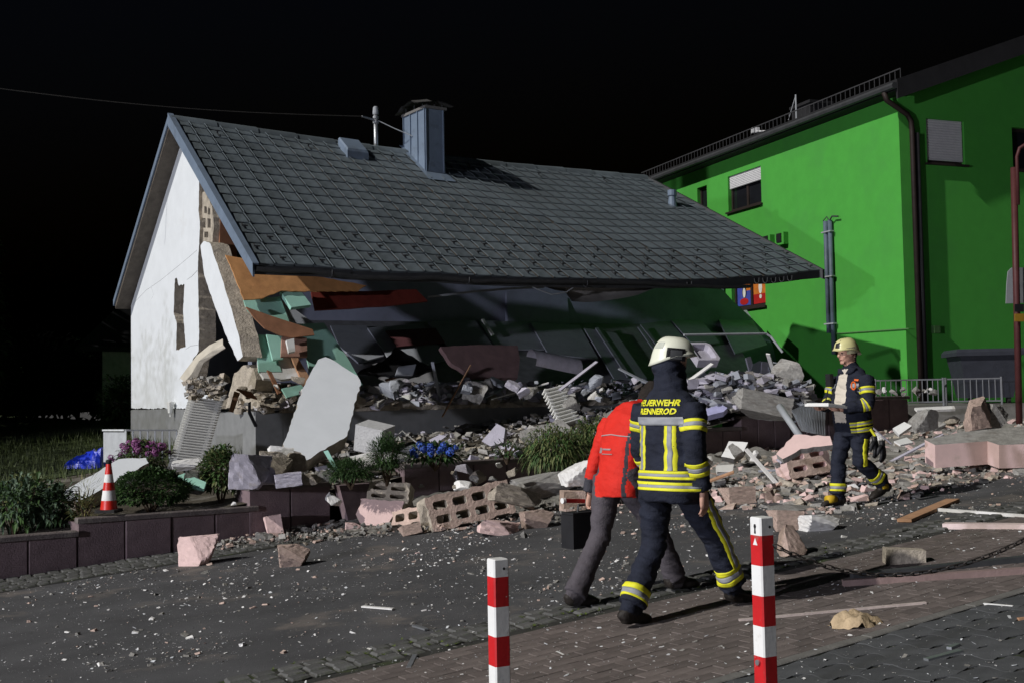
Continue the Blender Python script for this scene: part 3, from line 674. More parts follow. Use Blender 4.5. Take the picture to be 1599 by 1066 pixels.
for x, y in ((1204, 377), (1225, 373)):
    a, z = lf(x, y); m = MB(); m.box(lpt(a, z, -.07), (.34, .14, .3), frame(gdir, Z)); m.box(lpt(a + .02, z + .02, -.15), (.2, .03, .22), frame(gdir, Z), mi=1); m.build('air_inlet', [greenw, black], gh)
# aerial + dark chimneys on the roof
ap = gw_(4.6, .6, GE + .6)
ae = thing('roof_aerial', ap, 'small grey television aerial above the snow guard of the green house', 'aerial')
m = MB(); m.tube([ap - Z * .5, ap + Z * .62], .022, 6); m.tube([ap + gdir * .35 + Z * .05, ap + Z * .6], .012, 5); m.build('mast', paintgrey, ae)
m = MB(); m.tube([ap + gdir * 1.9 + Z * .1, ap + gdir * .9 - Z * .12, ap - Z * .05], .022, 6); m.box(ap + gdir * 1.9 + Z * .12, (.2, .14, .14)); m.build('boom', shutter, ae)
for k, (a, b, lab) in enumerate(((7.6, 3.2, ''),)):
    c = gw_(a, b, GE + pitch * b + .1); m = MB(); m.box(c + Z * .15, (.9, .7, .8), frame(gdir, Z)); m.box(c + Z * .59, (1.0, .8, .08), frame(gdir, Z)); m.build('chimney', froof, gh)
# ---- forecourt ledge, railing, container
lz = 1.42
def rpx(px, py, Y): return at(px, py, Y)
q0 = at(1378, 634, 21.5); q1 = at(1640, 634, 21.2); q0.z = q1.z = 0; qd = (q1 - q0).normalized(); qn = Vector((-qd.y, qd.x, 0))
lz = at(1450, 633, 21.4).z
m = MB(); m.loft([[q0 - qn * .1, q1 - qn * .1, q1 + qn * 2.4, q0 + qn * 2.4], [q0 - qn * .1 + Z * lz, q1 - qn * .1 + Z * lz, q1 + qn * 2.4 + Z * (lz + .02), q0 + qn * 2.4 + Z * (lz + .02)]])
tag(m.build('forecourt_ledge', kerbm), 'low concrete ledge under the railing of the green house', kind='structure')
zt = at(1470, 590, 21.3).z
dimr = mat('dull_railing', (.17, .175, .19), .6, .15)
def railing(pxa, pxb, label, n):
    a = at(pxa, 634, 21.4); b = at(pxb, 634, 21.3); a.z = b.z = lz; h = zt - lz
    r = thing('railing', (a + b) / 2, label, 'railing', 'grey railings before the green house')
    for z in (.07, h - .02): m = MB(); m.bar(a + Z * z, b + Z * z, .02, .025); m.build('rail', dimr, r)
    for k in range(n + 1):
        p = a.lerp(b, k / n); e = k in (0, n); m = MB(); m.tube([p + Z * (0 if e else .07), p + Z * (h + (.01 if e else -.02))], .02 if e else .009, 6); m.build('post' if e else 'baluster', dimr, r)
railing(1368, 1474, 'grey tubular railing section nearer the green house corner', 13)
railing(1478, 1565, 'grey tubular railing section in front of the waste container', 9)
# waste container
c = at(1538, 634, 22.6); c.z = lz
wc = thing('waste_container', c, 'large dark wheeled waste container with a flat lid behind the railing', 'container')
x = qd; hgt = at(1530, 556, 22.6).z - lz; Rf = frame(x, Z)
m = MB(); m.loft([[c + x * a * .42 + qn * b * .38 + Z * .12 for a, b in ((-1, -1), (1, -1), (1, 1), (-1, 1))], [c + x * a * .56 + qn * b * .5 + Z * hgt for a, b in ((-1, -1), (1, -1), (1, 1), (-1, 1))]]); m.build('tub', mat('container_grey', (.035, .038, .05), .55, .15), wc)
m = MB(); m.loft([[c + x * a * .64 + qn * b * .56 + Z * (hgt + z) for a, b in ((-1, -1), (1, -1), (1, 1), (-1, 1))] for z in (0, .07)] + [[c + x * a * .6 + qn * b * .5 + Z * (hgt + .13) for a, b in ((-1, -1), (1, -1), (1, 1), (-1, 1))]]); m.build('lid', mat('container_grey', (.05,) * 3), wc)
for a in (-1, 1): m = MB(); m.tube([c + x * a * .35 - qn * .3 + Z * .07 - x * .03, c + x * a * .35 - qn * .3 + Z * .07 + x * .03], .07, 10); m.build('wheel', rubber, wc)
# brown street pole with sign backs
pb = at(1591, 654, 20.0); pt_ = at(1583, 262, 20.0)
sp_ = thing('sign_pole', pb, 'rust brown pole with grey sign backs at the right edge', 'pole')
brn = mat('rust_brown_paint', (.075, .022, .022), .55, .2, 5, .1)
m = MB(); m.tube([pb - Z * .3, pt_], .055, 10); m.build('pole', brn, sp_, smooth=True)
a = at(1590, 320, 19.93); b = at(1588, 245, 19.93); m = MB(); m.tube([a, b, at(1592, 232, 19.9), at(1604, 224, 19.9), at(1640, 216, 19.9)], .032, 8); m.build('bracket_arm', brn, sp_, smooth=True)
pls = (at(1590, 450, 20.15), Vector((.25, -1, 0)).normalized())
m = MB(); m.prism([onpl(*q, pls) for q in [(1574, 424), (1580, 418), (1640, 418), (1640, 472), (1571, 474), (1572, 445)]], Vector((0, .02, 0))); m.build('sign_back', paintgrey, sp_)
for y0, y1, mm_ in ((475, 487, black), (490, 502, mat('yellow_sticker', (.35, .2, .02)))):
    pls = (at(1590, 480, 19.9), Vector((.25, -1, 0)).normalized()); m = MB(); m.prism([onpl(*q, pls) for q in [(1585, y0), (1599, y0), (1599, y1), (1585, y1)]], Vector((0, .02, 0))); m.build('plate', mm_, sp_)
# ================================================================== DARK BACKGROUND LEFT
nb = at(110, 640, 34)
nh = thing('neighbour_house', Vector((nb.x, nb.y, .5)), 'dim pale house wall in the dark behind the white gable', 'house')
m = MB(); p0 = at(160, 700, 33); p1 = at(330, 700, 36)
zt_ = at(160, 548, 33).z
m.prism([Vector((p0.x, p0.y, .3)), Vector((p1.x, p1.y, .3)), Vector((p1.x, p1.y, zt_)), Vector((p0.x, p0.y, zt_))], Vector((-.5, 6, 0))); m.build('wall', mat('dim_wall', (.4, .39, .36), .9), nh)
m = MB(); a = Vector((p0.x - .5, p0.y - .6, zt_)); b = Vector((p1.x + .3, p1.y - .5, zt_)); m.loft([[a, b, b + Vector((0, 7.2, 0)), a + Vector((0, 7.2, 0))], [a + Z * .12, b + Z * .12, b + Vector((0, 7.2, .12)), a + Vector((0, 7.2, .12))]]); m.loft([[a + Z * .12, b + Z * .12, b + Vector((0, 7.2, .12)), a + Vector((0, 7.2, .12))], [a + Vector((.5, 3.5, 2)), b + Vector((-.5, 3.5, 2)), b + Vector((-.5, 3.6, 2)), a + Vector((.5, 3.6, 2))]]); m.build('roof', froof, nh)
# ================================================================== PLANTS
def leafy(n, shape, size, seed, droop=.3, asp=.38):
    """n folded leaves spread in a crown volume; shape(rd) gives centre and outward direction"""
    rd = random.Random(seed); mb = MB()
    for i in range(n):
        p, d = shape(rd); d = (d + Vector((rd.uniform(-.6, .6), rd.uniform(-.6, .6), rd.uniform(-.5, .5)))).normalized()
        s = d.cross(Z); s = s.normalized() if s.length > .05 else Vector((1, 0, 0)); L = size * rd.uniform(.6, 1.2); w = L * asp
        nn = s.cross(d).normalized(); t = p + d * L - Z * (L * droop); k = p + d * L * .5
        mb.add([p, k + s * w * .5 + nn * .1 * w, t, k - s * w * .5 + nn * .1 * w, k - nn * .06 * w], [(0, 4, 1), (4, 2, 1), (0, 3, 4), (3, 2, 4)], 0 if rd.random() < .6 else 1)
    return mb
def ell(c, r, shell=.55, lump=.25, zmin=-.6):
    def f(rd):
        while True:
            d = Vector((rd.gauss(0, 1), rd.gauss(0, 1), rd.gauss(0, 1))).normalized()
            if d.z > zmin: break
        k = rd.uniform(shell, 1) * (1 + lump * noise.noise(d * 2.3 + c * 3)); return c + Vector((d.x * r[0], d.y * r[1], d.z * r[2])) * k, d
    return f
LG = leafm('leaf_green', (.055, .11, .03)); LD = leafm('leaf_dark', (.03, .065, .02)); LO = leafm('leaf_olive', (.12, .14, .05)); LB = leafm('leaf_grey_green', (.09, .14, .085)); LY = leafm('leaf_yellow', (.26, .25, .09))
def shrub(name, label, cat, base, r, h, n, size, mats, seed, flowers=None, fmat=None, fn=0, fr=.07, asp=.4, droop=.25, shell=.5):
    t = thing(name, base, label, cat); rd = random.Random(seed); c = base + Z * (h * .55)
    m = MB()
    for k in range(7):
        an = k * .9; e = c + Vector((math.cos(an) * r[0] * .6, math.sin(an) * r[1] * .6, rd.uniform(0, .3) * h)); m.tube([base - Z * .05, base.lerp(e, .5) + Vector((rd.uniform(-.03, .03), 0, 0)), e], [.014, .01, .005], 5)
    m.build('stems', bark, t)
    leafy(n, ell(c, (r[0], r[1], h * .5), shell), size, seed, droop, asp).build('crown', mats, t)
    for k in range(fn):
        an = rd.uniform(-3.3, .3) if flowers == 'front' else rd.uniform(0, 6.28); el = rd.uniform(.15, 1.1)
        d = Vector((math.cos(an) * math.cos(el), math.sin(an) * math.cos(el), math.sin(el))); p = c + Vector((d.x * r[0], d.y * r[1], d.z * h * .52)) * rd.uniform(.95, 1.12)
        mb = MB(); s = fr * rd.uniform(.75, 1.2)
        for j in range(70):
            q = Vector((rd.gauss(0, 1), rd.gauss(0, 1), rd.gauss(0, 1))).normalized(); u_ = q.orthogonal().normalized(); u_.rotate(Quaternion(q, rd.uniform(0, 6.28))); v_ = q.cross(u_); w = s * .24; o = p + q * s * rd.uniform(.85, 1.05)
            mb.add([o + u_ * w, o + v_ * w, o - u_ * w, o - v_ * w], [(0, 1, 2, 3)])
        mb.build('flower_head', fmat, t)
    return t
def gar(px, py, Y, h=0):
    p = at(px, py, Y); p.z = zgar(p.dot(U), p.dot(V)) + h; return p
purple = mat('petal_purple', (.20, .05, .17), .7, .4, 20, 0, col2=(.28, .12, .24), c2=(.45, .6), c2s=25)
bluef = mat('petal_blue', (.03, .07, .38), .7, .4, 20, 0, col2=(.06, .14, .5), c2=(.45, .6), c2s=25)
def P3(px, py, Y): return at(px, py, Y)
def shrub_px(name, label, cat, px, ybot, ytop, wpx, Y, *a, **k):
    b = at(px, ybot, Y); t = at(px, ytop, Y); w = wpx * Y / F_PX / 2; return shrub(name, label, cat, b, (w, w * .8), t.z - b.z, *a, **k)
shrub_px('hydrangea', 'purple hydrangea bush before the white railing left of the radiator', 'shrub', 222, 748, 690, 74, 16.3, 900, .085, [LG, LO], 1, flowers='front', fmat=purple, fn=17, fr=.055, asp=.5)
shrub_px('hydrangea', 'small purple hydrangea tuft behind the fallen white slab', 'shrub', 184, 752, 712, 30, 16.6, 80, .07, [LG, LD], 2, flowers='front', fmat=purple, fn=6, fr=.045)
shrub_px('hydrangea', 'blue hydrangea bush on top of the garden wall among rubble', 'shrub', 680, 728, 694, 90, 14.9, 700, .085, [LG, LD], 3, flowers='front', fmat=bluef, fn=16, fr=.05, asp=.5)
shrub_px('boxwood', 'round clipped dark green boxwood right of the traffic cone', 'shrub', 236, 800, 736, 112, 13.9, 7500, .045, [LG, LD], 4, asp=.6, shell=.8, droop=.1)
shrub_px('garden_shrub', 'loose green shrub at the foot of the tall tilted radiator', 'shrub', 345, 788, 700, 62, 14.4, 1700, .075, [LG, LO], 5, asp=.5)
shrub_px('conifer_shrub', 'feathery dark green shrub beside the pushed out wall panel', 'shrub', 604, 752, 682, 66, 14.4, 5200, .06, [LD, LG], 6, asp=.18, droop=.15, shell=.3)
shrub_px('conifer_shrub', 'low dark green juniper spilling over the wall beneath the big white slab', 'shrub', 548, 757, 718, 80, 14.2, 5200, .06, [LD, LG], 7, asp=.18, droop=.25, shell=.3)
shrub_px('bamboo_plant', 'leafy light green plant hanging over the wall beside the red jacket', 'plant', 868, 745, 672, 112, 15.4, 2300, .14, [LO, LG], 8, asp=.17, droop=.55, shell=.35)
shrub_px('bamboo_plant', 'leafy green plant half hidden behind the person in the red jacket', 'plant', 930, 712, 655, 70, 16.2, 1200, .13, [LO, LG], 9, asp=.17, droop=.5, shell=.35)
shrub_px('garden_shrub', 'small green tuft between rubble and lilac board on the wall', 'shrub', 792, 718, 690, 50, 15.3, 260, .07, [LD, LG], 10, asp=.3)
# peony-like plants at the left end of the wall
for k, (px, yb, yt, w_, Y, lab, mm) in enumerate(((22, 836, 752, 110, 13.3, 'large broad leaved perennial at the left edge above the wall', [LB, LG]), (84, 832, 762, 84, 13.5, 'broad leaved perennial beside the step of the garden wall', [LB, LD]),
        (42, 800, 746, 90, 14.6, 'paler perennial behind the front plants at the left edge', [LO, LB]))):
    shrub_px('perennial', lab, 'plant', px, yb, yt, w_, Y, 560, .17, mm, 20 + k, asp=.3, droop=.35, shell=.3)
shrub_px('dry_grass', 'dry pale grass tuft between perennials and traffic cone', 'plant', 130, 828, 772, 46, 13.4, 420, .12, [LY, LO], 30, asp=.05, droop=.1, shell=.15)
shrub_px('dry_grass', 'thin seed stalks in front of the fallen white slab', 'plant', 132, 800, 745, 60, 14.0, 160, .14, [LY, LO], 31, asp=.04, droop=.05, shell=.1)
# dark trees in the background (left)
def dark_tree(px, yb, yt, wpx, Y, label, seed, n=2600):
    b = at(px, yb, Y); t = at(px, yt, Y); w = wpx * Y / F_PX / 2; r = thing('dark_tree', b, label, 'tree'); h = t.z - b.z
    m = MB(); m.tube([b - Z * .3, b + Z * h * .4, b + Z * h * .85], [.14, .09, .03], 7)
    for k in range(6): an = k * 1.1; s = b + Z * h * (.3 + .08 * k); m.tube([s, s + Vector((math.cos(an) * w * .6, math.sin(an) * w * .6, h * .12))], [.04, .015], 5)
    m.build('trunk', bark, r)
    leafy(n, ell(b + Z * h * .55, (w, w, h * .5), .35, .35), .16, seed, .3, .45).build('crown', [LD, LG], r)
dark_tree(188, 690, 590, 66, 27, 'dark rounded shrub tree right beside the white gable', 41, 1500)
# overgrown hedge added on the left, sized to shade lawn and background, its unlit side towards the camera
hd = thing('shade_hedge', Vector((-14, 26, .4)), 'tall dark overgrown hedge added for shade along the left edge', 'hedge')
rdh = random.Random(12); hm = MB(); st = MB()
for k in range(22):
    t = k / 21; x = -8.6 - 10.4 * t + rdh.uniform(-.3, .3); y = 17.6 + 22.0 * t + rdh.uniform(-.3, .3); wv = -.5 * x + .866 * y
    x += .55 if t < .35 else 1.0
    hgt = 3.3 + rdh.uniform(-.3, .4) if wv < 26.4 else 8.2 + rdh.uniform(-1.2, 1.2); rr_ = .8 if hgt < 4 else 1.25; b = Vector((x - rr_ * .9, y, .1))
    st.tube([b, b + Z * hgt * .85], [.1 if hgt > 4 else .05, .03], 6)
    q = leafy(900 if hgt < 4 else 3400, ell(b + Z * (hgt * .52), (rr_, rr_, hgt * .52), .25, .3), .17 if hgt < 4 else .3, 300 + k, .3, .6); hm.add(q.v, []) if False else hm.add(q.v, q.f); hm.m[-len(q.m):] = q.m
for k in range(9):
    b = Vector((-19 + 1.5 * k, 40 + rdh.uniform(-1, 1), .6)); hgt = 3.4 + rdh.uniform(-.5, .8); st.tube([b, b + Z * hgt * .8], [.1, .03], 6); q = leafy(1500, ell(b + Z * (hgt * .5), (1.3, 1.2, hgt * .52), .25, .3), .3, 400 + k, .3, .6); hm.add(q.v, q.f); hm.m[-len(q.m):] = q.m
hm.build('foliage', [LD, LG], hd); st.build('stems', bark, hd)
# ================================================================== STREET FURNITURE
# traffic cone
cb_ = at(170, 796, 13.32); cb_.z = onpl(170, 801, PW).z + .002
c_ = thing('traffic_cone', cb_, 'red and white striped traffic cone standing on the garden wall', 'cone')
hc = at(171, 721, 13.3).z - cb_.z
m = MB(); q = .125; m.loft([[cb_ + Vector((x * q, y * q, z)) for x, y in ((-1, -.8), (-.8, -1), (.8, -1), (1, -.8), (1, .8), (.8, 1), (-.8, 1), (-1, .8))] for z in (0, .035)]); m.build('base', rubber, c_)
def cone_r(t): return .098 * (1 - t) + .026 * t
bands = [(.04, .24, 0), (.24, .44, 1), (.44, .60, 0), (.60, .76, 1), (.76, .965, 0)]
for t0, t1, k in bands: m = MB(); m.tube([cb_ + Z * (hc * t0), cb_ + Z * (hc * t1)], [cone_r(t0), cone_r(t1)], 24, cap=False); m.build('reflective_band' if k else 'red_band', whitep if k else mat('cone_red', (.62, .02, .012), .4, .1, 5, .03, spec=.5), c_, smooth=True)
m = MB(); m.tube([cb_ + Z * hc * .96, cb_ + Z * hc, cb_ + Z * (hc + .02), cb_ + Z * (hc + .03)], [.027, .034, .034, .02], 16); m.build('cap', rubber, c_)
# bollards
def bollard(px, ytop, Y, label, n, tri=False):
    top = at(px, ytop, Y); b = Vector((top.x, top.y, gz(top.x, top.y)));h = top.z - b.z; s = .072
    t = thing('bollard', b, label, 'bollard', 'red and white bollards on the footway'); bl_ = []
    zs = [0] + [max(0, h - .075 - .125 * k) for k in range(6)][::-1] + [h]; zs = sorted(set(round(z, 3) for z in zs))
    R = frame(U, Z) @ R3('Z', -6)
    for i in range(len(zs) - 1):
        k = len(zs) - 2 - i; white_ = (k % 2 == 0) or i == 0
        m = MB(); z0, z1 = zs[i], zs[i + 1]; tops = (i == len(zs) - 2); e = s / 2
        prof = [(-e + .006, -e), (e - .006, -e), (e, -e + .006), (e, e - .006), (e - .006, e), (-e + .006, e), (-e, e - .006), (-e, -e + .006)]
        rings = [[b + R @ Vector((x, y, z)) for x, y in prof] for z in ((z0, z1 - .004) if tops else (z0, z1))]
        if tops: rings.append([b + R @ Vector((x * .9, y * .9, z1)) for x, y in prof])
        m.loft(rings); m.build('white_band' if white_ else 'red_band', whitep if white_ else redp, t)
    m = MB(); p = b + R @ Vector((-e - .002, 0, h - .60)); m.tube([p, p - (R @ Vector((.008, 0, 0)))], .012, 12); m.build('screw', galv, t)
    m = MB(); p = b + R @ Vector((.01, -e - .002, h - .04)); m.tube([p, p + R @ Vector((0, -.002, 0))], .006, 10); m.build('lock_hole', black, t)
    if tri:
        m = MB(); m.prism([b + R @ Vector((-e - .0015, y, z)) for y, z in ((-.014, h - .115), (.014, h - .115), (0, h - .085))], R @ Vector((.001, 0, 0))); m.build('triangle_mark', whitep, t)
        m = MB(); m.prism([b + R @ Vector((-e - .0015, y * .009, h - .045 + z * .014)) for y, z in ((-.6, -1.6), (.6, -1.6), (.4, -.2), (.9, .5), (.5, 1.2), (-.5, 1.2), (-.9, .5), (-.4, -.2))], R @ Vector((.001, 0, 0))); m.build('keyhole', black, t)
    return b, h, R
bollard(777, 871, 5.05, 'red and white square bollard left of the walking firefighter', 0)
bb_, bh_, bR = bollard(1189, 806, 4.95, 'red and white square bollard with a chain attached on its right', 1, True)
# chain
ch_ = thing('chain', bb_ + Z * .5, 'dark iron chain sagging from the bollard to the right edge', 'chain')
pa = at(1204, 848, 4.93); pm = at(1372, 897, 4.9); pe = at(1640, 822, 4.95)
cp = []
for k in range(400):
    t = k / 399; px = 1204 + (1660 - 1204) * t; d0 = (px - 1385) / (1204 - 1385); y = 897 + (848 - 897) * d0 * d0 if px < 1385 else 897 - 78 * ((px - 1385) / 255) ** 2
    cp.append(at(px, y, 4.93))
lk = MB(); ringpts = [(.019 * math.cos(t) , .0105 * math.sin(t)) for t in [2 * math.pi * j / 14 for j in range(14)]]
rings = []
for j in range(14):
    x, y = ringpts[j]; d = Vector((x, y, 0)).normalized(); x += .006 * (1 if x > 0 else -1)
    rings.append([Vector((x, y, 0)) + d * (.0032 * math.cos(q)) + Z * (.0032 * math.sin(q)) for q in [2 * math.pi * i / 6 for i in range(6)]])
rings.append(rings[0]); lk.loft(rings, cap=False)
lme = lk.mesh('chain_link', mat('iron_chain', (.035, .03, .027), .55, .3, 20, .2, 60, metal=.5), Vector())
acc = 0; kk = 0
for i in range(len(cp) - 1):
    acc += (cp[i + 1] - cp[i]).length
    if acc >= .036:
        acc = 0; t = (cp[i + 1] - cp[i]).normalized(); link('chain_link', lme, cp[i], ch_, (frame(t, Z if kk % 2 else Vector((0, 1, .3))) @ R3('X', 20)).to_4x4()); kk += 1
# white railing by the gable + blue tarpaulin
wr = thing('garden_railing', at(200, 715, 17.3), 'low pale slatted railing in front of the white gable', 'railing')
pa = at(162, 671, 17.6); pb2 = at(196, 671, 17.0); pc = at(276, 671, 17.4)
zl = at(200, 722, 17.2).z
for a, b in ((pa, pb2), (pb2, pc)): m = MB(); m.bar(a, b, .05, .025); m.build('rail', fenceMat, wr)
for k in range(15): p = pa.lerp(pb2, (k + .5) / 15); p = p + Z * 0; m = MB(); m.bar(Vector((p.x, p.y, zl)), Vector((p.x, p.y, p.z - .03)), .028, .014, upv=Vector((0, 1, 0))); m.build('slat', fenceMat, wr)
for k in range(8): p = pb2.lerp(pc, k / 7); m = MB(); m.bar(Vector((p.x, p.y, zl)), Vector((p.x, p.y, p.z - .012)), .03 if k == 0 else .022, .02, upv=Vector((0, 1, 0))); m.build('baluster', fenceMat, wr)
tb = at(136, 730, 18.5); m = MB(); rings = []; rd = random.Random(2)
for i in range(12):
    t = i / 11; rr = math.sin(math.pi * min(1, .08 + t * .9)) ** .55; c = tb + Vector((-.32 + .66 * t, .1 * math.sin(t * 5), 0)); hh = (.10 + .27 * t ** .7) * (1 if t < .95 else .6)
    rings.append([c + Vector((0, .26 * rr * math.cos(a), max(0, hh * math.sin(a)) * (.9 + .35 * noise.noise(Vector((i * .7, a * 1.7, 0)))))) for a in [math.pi * 2 * j / 18 for j in range(18)]])
m.loft(rings); tag(m.build('blue_tarpaulin', mat('tarp_blue', (.015, .04, .5), .32, .25, 9, .6, 14, spec=.6)), 'crumpled shiny blue tarpaulin heap on the lawn', 'tarpaulin')
# ================================================================== DEBRIS
def board(name, label, cat, pxs, pl, th, m_, ms=None, off=0, rg=0, seed=0, holes=(), group=None, step=.07, ext=None):
    n = pl[1].normalized(); n = n if n.dot(CAM - pl[0]) > 0 else -n
    P = (pl[0] + n * off, n); mb = MB(); lp = pxloop(pxs, P)
    if rg: lp = rag(lp, rg, step, seed)
    mb.prism(lp, ext if ext is not None else -n * th, holes=[pxloop(h, P) for h in holes], mi=0, ms=1 if ms else 0)
    return tag(mb.build(name, [m_, ms] if ms else m_), label, cat, group)
def slope(b0, z0, b1, z1): # plane parallel to the house front through two (b,z)
    p = hw(0, b0, z0); d = hw(0, b1, z1) - p; return (p, d.cross(U).normalized())
S1 = slope(.7, 1.95, 3.1, 3.2)
S2 = slope(.05, 1.75, 1.5, 3.7)
S3 = slope(.75, 3.1, 1.35, 3.9)
# -- boards in the collapsed room
board('plywood_sheet', 'orange brown plywood sheet lit under the left eave corner', 'board', [(352, 398), (378, 403), (392, 420), (442, 424), (500, 432), (572, 446), (560, 454), (470, 455), (439, 454), (410, 466), (381, 468), (366, 430)], S3, .02, wood, off=.35, rg=.01)
board('door_frame', 'red brown door frame piece behind the torn gable edge', 'board', [(344, 342), (369, 386), (371, 412), (358, 411), (343, 386)], pv(2.0), .06, wood2)
board('insulation_board', 'large mint green board below the orange plywood', 'board', [(380, 468), (437, 463), (452, 503), (416, 510), (386, 486)], S2, .03, mint, off=.46)
board('insulation_board', 'thick mint green board tilted right below the plywood', 'board', [(438, 455), (468, 452), (486, 476), (455, 480)], S2, .07, mint, off=.55)
board('insulation_board', 'mint green board half in shadow right of the brown sheet', 'board', [(466, 506), (506, 504), (545, 562), (566, 600), (490, 600), (474, 540)], S2, .03, mint, off=.14)
board('insulation_board', 'mint green board below the brown triangular sheet', 'board', [(400, 522), (420, 523), (432, 556), (440, 580), (404, 580)], S2, .03, mint, off=.36)
board('insulation_board', 'narrow mint green board beside the pinkish cabinet board', 'board', [(416, 522), (441, 525), (442, 560), (426, 562)], S2, .03, mint, off=.42)
board('wall_board', 'blue grey board between the two upper mint boards', 'board', [(440, 470), (458, 481), (492, 506), (455, 505)], S2, .03, greyboard, off=.05)
board('brown_sheet', 'brown triangular sheet lying across the mint boards', 'board', [(384, 479), (420, 492), (488, 514), (491, 523), (456, 527), (437, 523), (413, 512), (398, 497)], S2, .02, wood2, off=.62)
board('cabinet_board', 'pinkish brown cabinet board standing beside the white piece', 'board', [(440, 526), (479, 527), (480, 556), (439, 556)], S2, .04, mat('pink_brown', (.38, .22, .17)), off=.55)
board('white_piece', 'small upright white panel in front of the cabinet board', 'board', [(447, 531), (459, 528), (461, 548), (451, 550)], S2, .04, whitep, off=.68)
board('red_panel', 'long dark red panel hanging below the eave in shadow', 'board', [(486, 456), (580, 455), (650, 452), (668, 470), (600, 478), (492, 484)], S3, .03, maho, off=.12, rg=.015, step=.3)
board('dark_red_mat', 'dark red brown rectangle lying on the grey boards', 'board', [(602, 516), (680, 512), (694, 534), (620, 541)], S1, .02, mat('dark_red_brown', (.10, .035, .04)), off=.10)
gb = [('grey board leaning just right of the lit mint boards', [(516, 508), (572, 508), (600, 555), (560, 566), (530, 540)]), ('wide grey green board above the dark pile', [(574, 512), (660, 505), (700, 560), (640, 575), (605, 556)]),
      ('grey board with a straight left edge below the blue grey wall', [(668, 502), (742, 500), (770, 540), (706, 548)]), ('pale grey board in the middle of the collapsed room', [(748, 500), (830, 503), (850, 545), (776, 545)]),
      ('large dull grey sheet right of the room centre', [(828, 503), (905, 508), (935, 560), (856, 552)]), ('slanted grey board left of the firefighter helmet', [(912, 512), (962, 520), (1010, 590), (960, 592)]),
      ('blue grey panel standing right above the helmet', [(1000, 506), (1045, 500), (1080, 540), (1030, 545)]), ('blue grey panel second from the right end', [(1048, 499), (1090, 494), (1124, 534), (1084, 540)]),
      ('dark blue grey panel at the right end of the ruin', [(1118, 490), (1166, 484), (1198, 538), (1148, 552)])]
for k, (l, q) in enumerate(gb): board('ceiling_board', l, 'board', q, S1, .03, greyboard, off=.02 + .035 * (k % 3), group='grey ceiling boards in the collapsed room')
board('ceiling_sheet', 'continuous dull sloping ceiling sheet behind the grey boards', 'board', [(480, 500), (1000, 506), (1140, 520), (1190, 600), (480, 610)], S1, .03, mat('dull_sheet', (.22, .22, .235), .9), off=-.04)
for k, (q, l) in enumerate((([(752, 498), (756, 498), (772, 522), (768, 523)], 'thin white strip leaning on the grey boards'), ([(930, 512), (934, 511), (985, 586), (980, 588)], 'thin pale batten slanting left of the helmet'), ([(996, 510), (1000, 509), (1030, 552), (1026, 553)], 'short pale batten beside the blue grey panels'))):
    board('batten', l, 'batten', q, S1, .03, whitep if k == 0 else greyboard, off=.13)
board('mattress', 'brown pink mattress sheet bent over the rubble edge', 'mattress', [(688, 541), (750, 538), (808, 539), (812, 560), (808, 590), (740, 588), (704, 566)], slope(.2, 1.7, .75, 2.6), .09, mat('mattress_brown', (.22, .14, .14), .95), off=.25, rg=.008)
board('dark_cloth', 'black crumpled cover on the pile left of the mattress', 'cover', [(560, 580), (600, 562), (618, 542), (650, 560), (680, 575), (640, 588)], slope(.2, 1.7, .9, 2.4), .06, black, off=.2, rg=.02)
board('pale_slab', 'pale board leaning low left of the mattress', 'board', [(622, 572), (650, 568), (645, 584), (618, 584)], slope(.1, 1.7, .5, 2.2), .04, greyboard, off=.25)
# rolled sheet
m = MB(); rings = []
for i in range(9):
    t = i / 8; c = at(830 + 74 * t, 560 + 10 * t, 20.2 + .5 * t) ; rings.append([c + V * (.16 * math.cos(a) * (1 - .3 * t)) + Z * (.17 * math.sin(a) - .06 * t) for a in [R_(20 + 200 * j / 12) for j in range(13)]])
m.loft(rings, cap=False, closed=False); m.loft([[p - Z * .01 + V * .005 for p in r] for r in rings], cap=False, closed=False); tag(m.build('rolled_sheet', violetcastpl, smooth=True), 'curled lilac white sheet right of the mattress', 'sheet')
# pale trim line below eave and dangling gutter wire
m = MB(); pp = [onpl(x, y, pv(1.2)) for x, y in ((668, 466), (740, 457), (800, 452), (850, 450))]; m.loft([[p, p + Z * .04, p + Z * .04 + V * .03, p + V * .03] for p in pp]); tag(m.build('ceiling_trim', greyboard), 'long pale curved trim strip hanging below the eave', 'trim')
m = MB(); m.tube([onpl(x, y, pv(-.62)) for x, y in ((815, 440), (840, 452), (862, 460), (885, 456), (900, 446))], .012, 5); tag(m.build('hanging_wire', paintgrey), 'thin wire sagging from the eave beside the grey foil', 'wire')
m = MB(); pp = [at(1068, 523, 20.6), at(1196, 521, 21.4), at(1204, 526, 21.4), at(1222, 550, 21.3)]; m.tube(pp, .022, 8); tag(m.build('bent_pipe', paintgrey), 'long grey pipe bent down at its right end above the rubble', 'pipe')
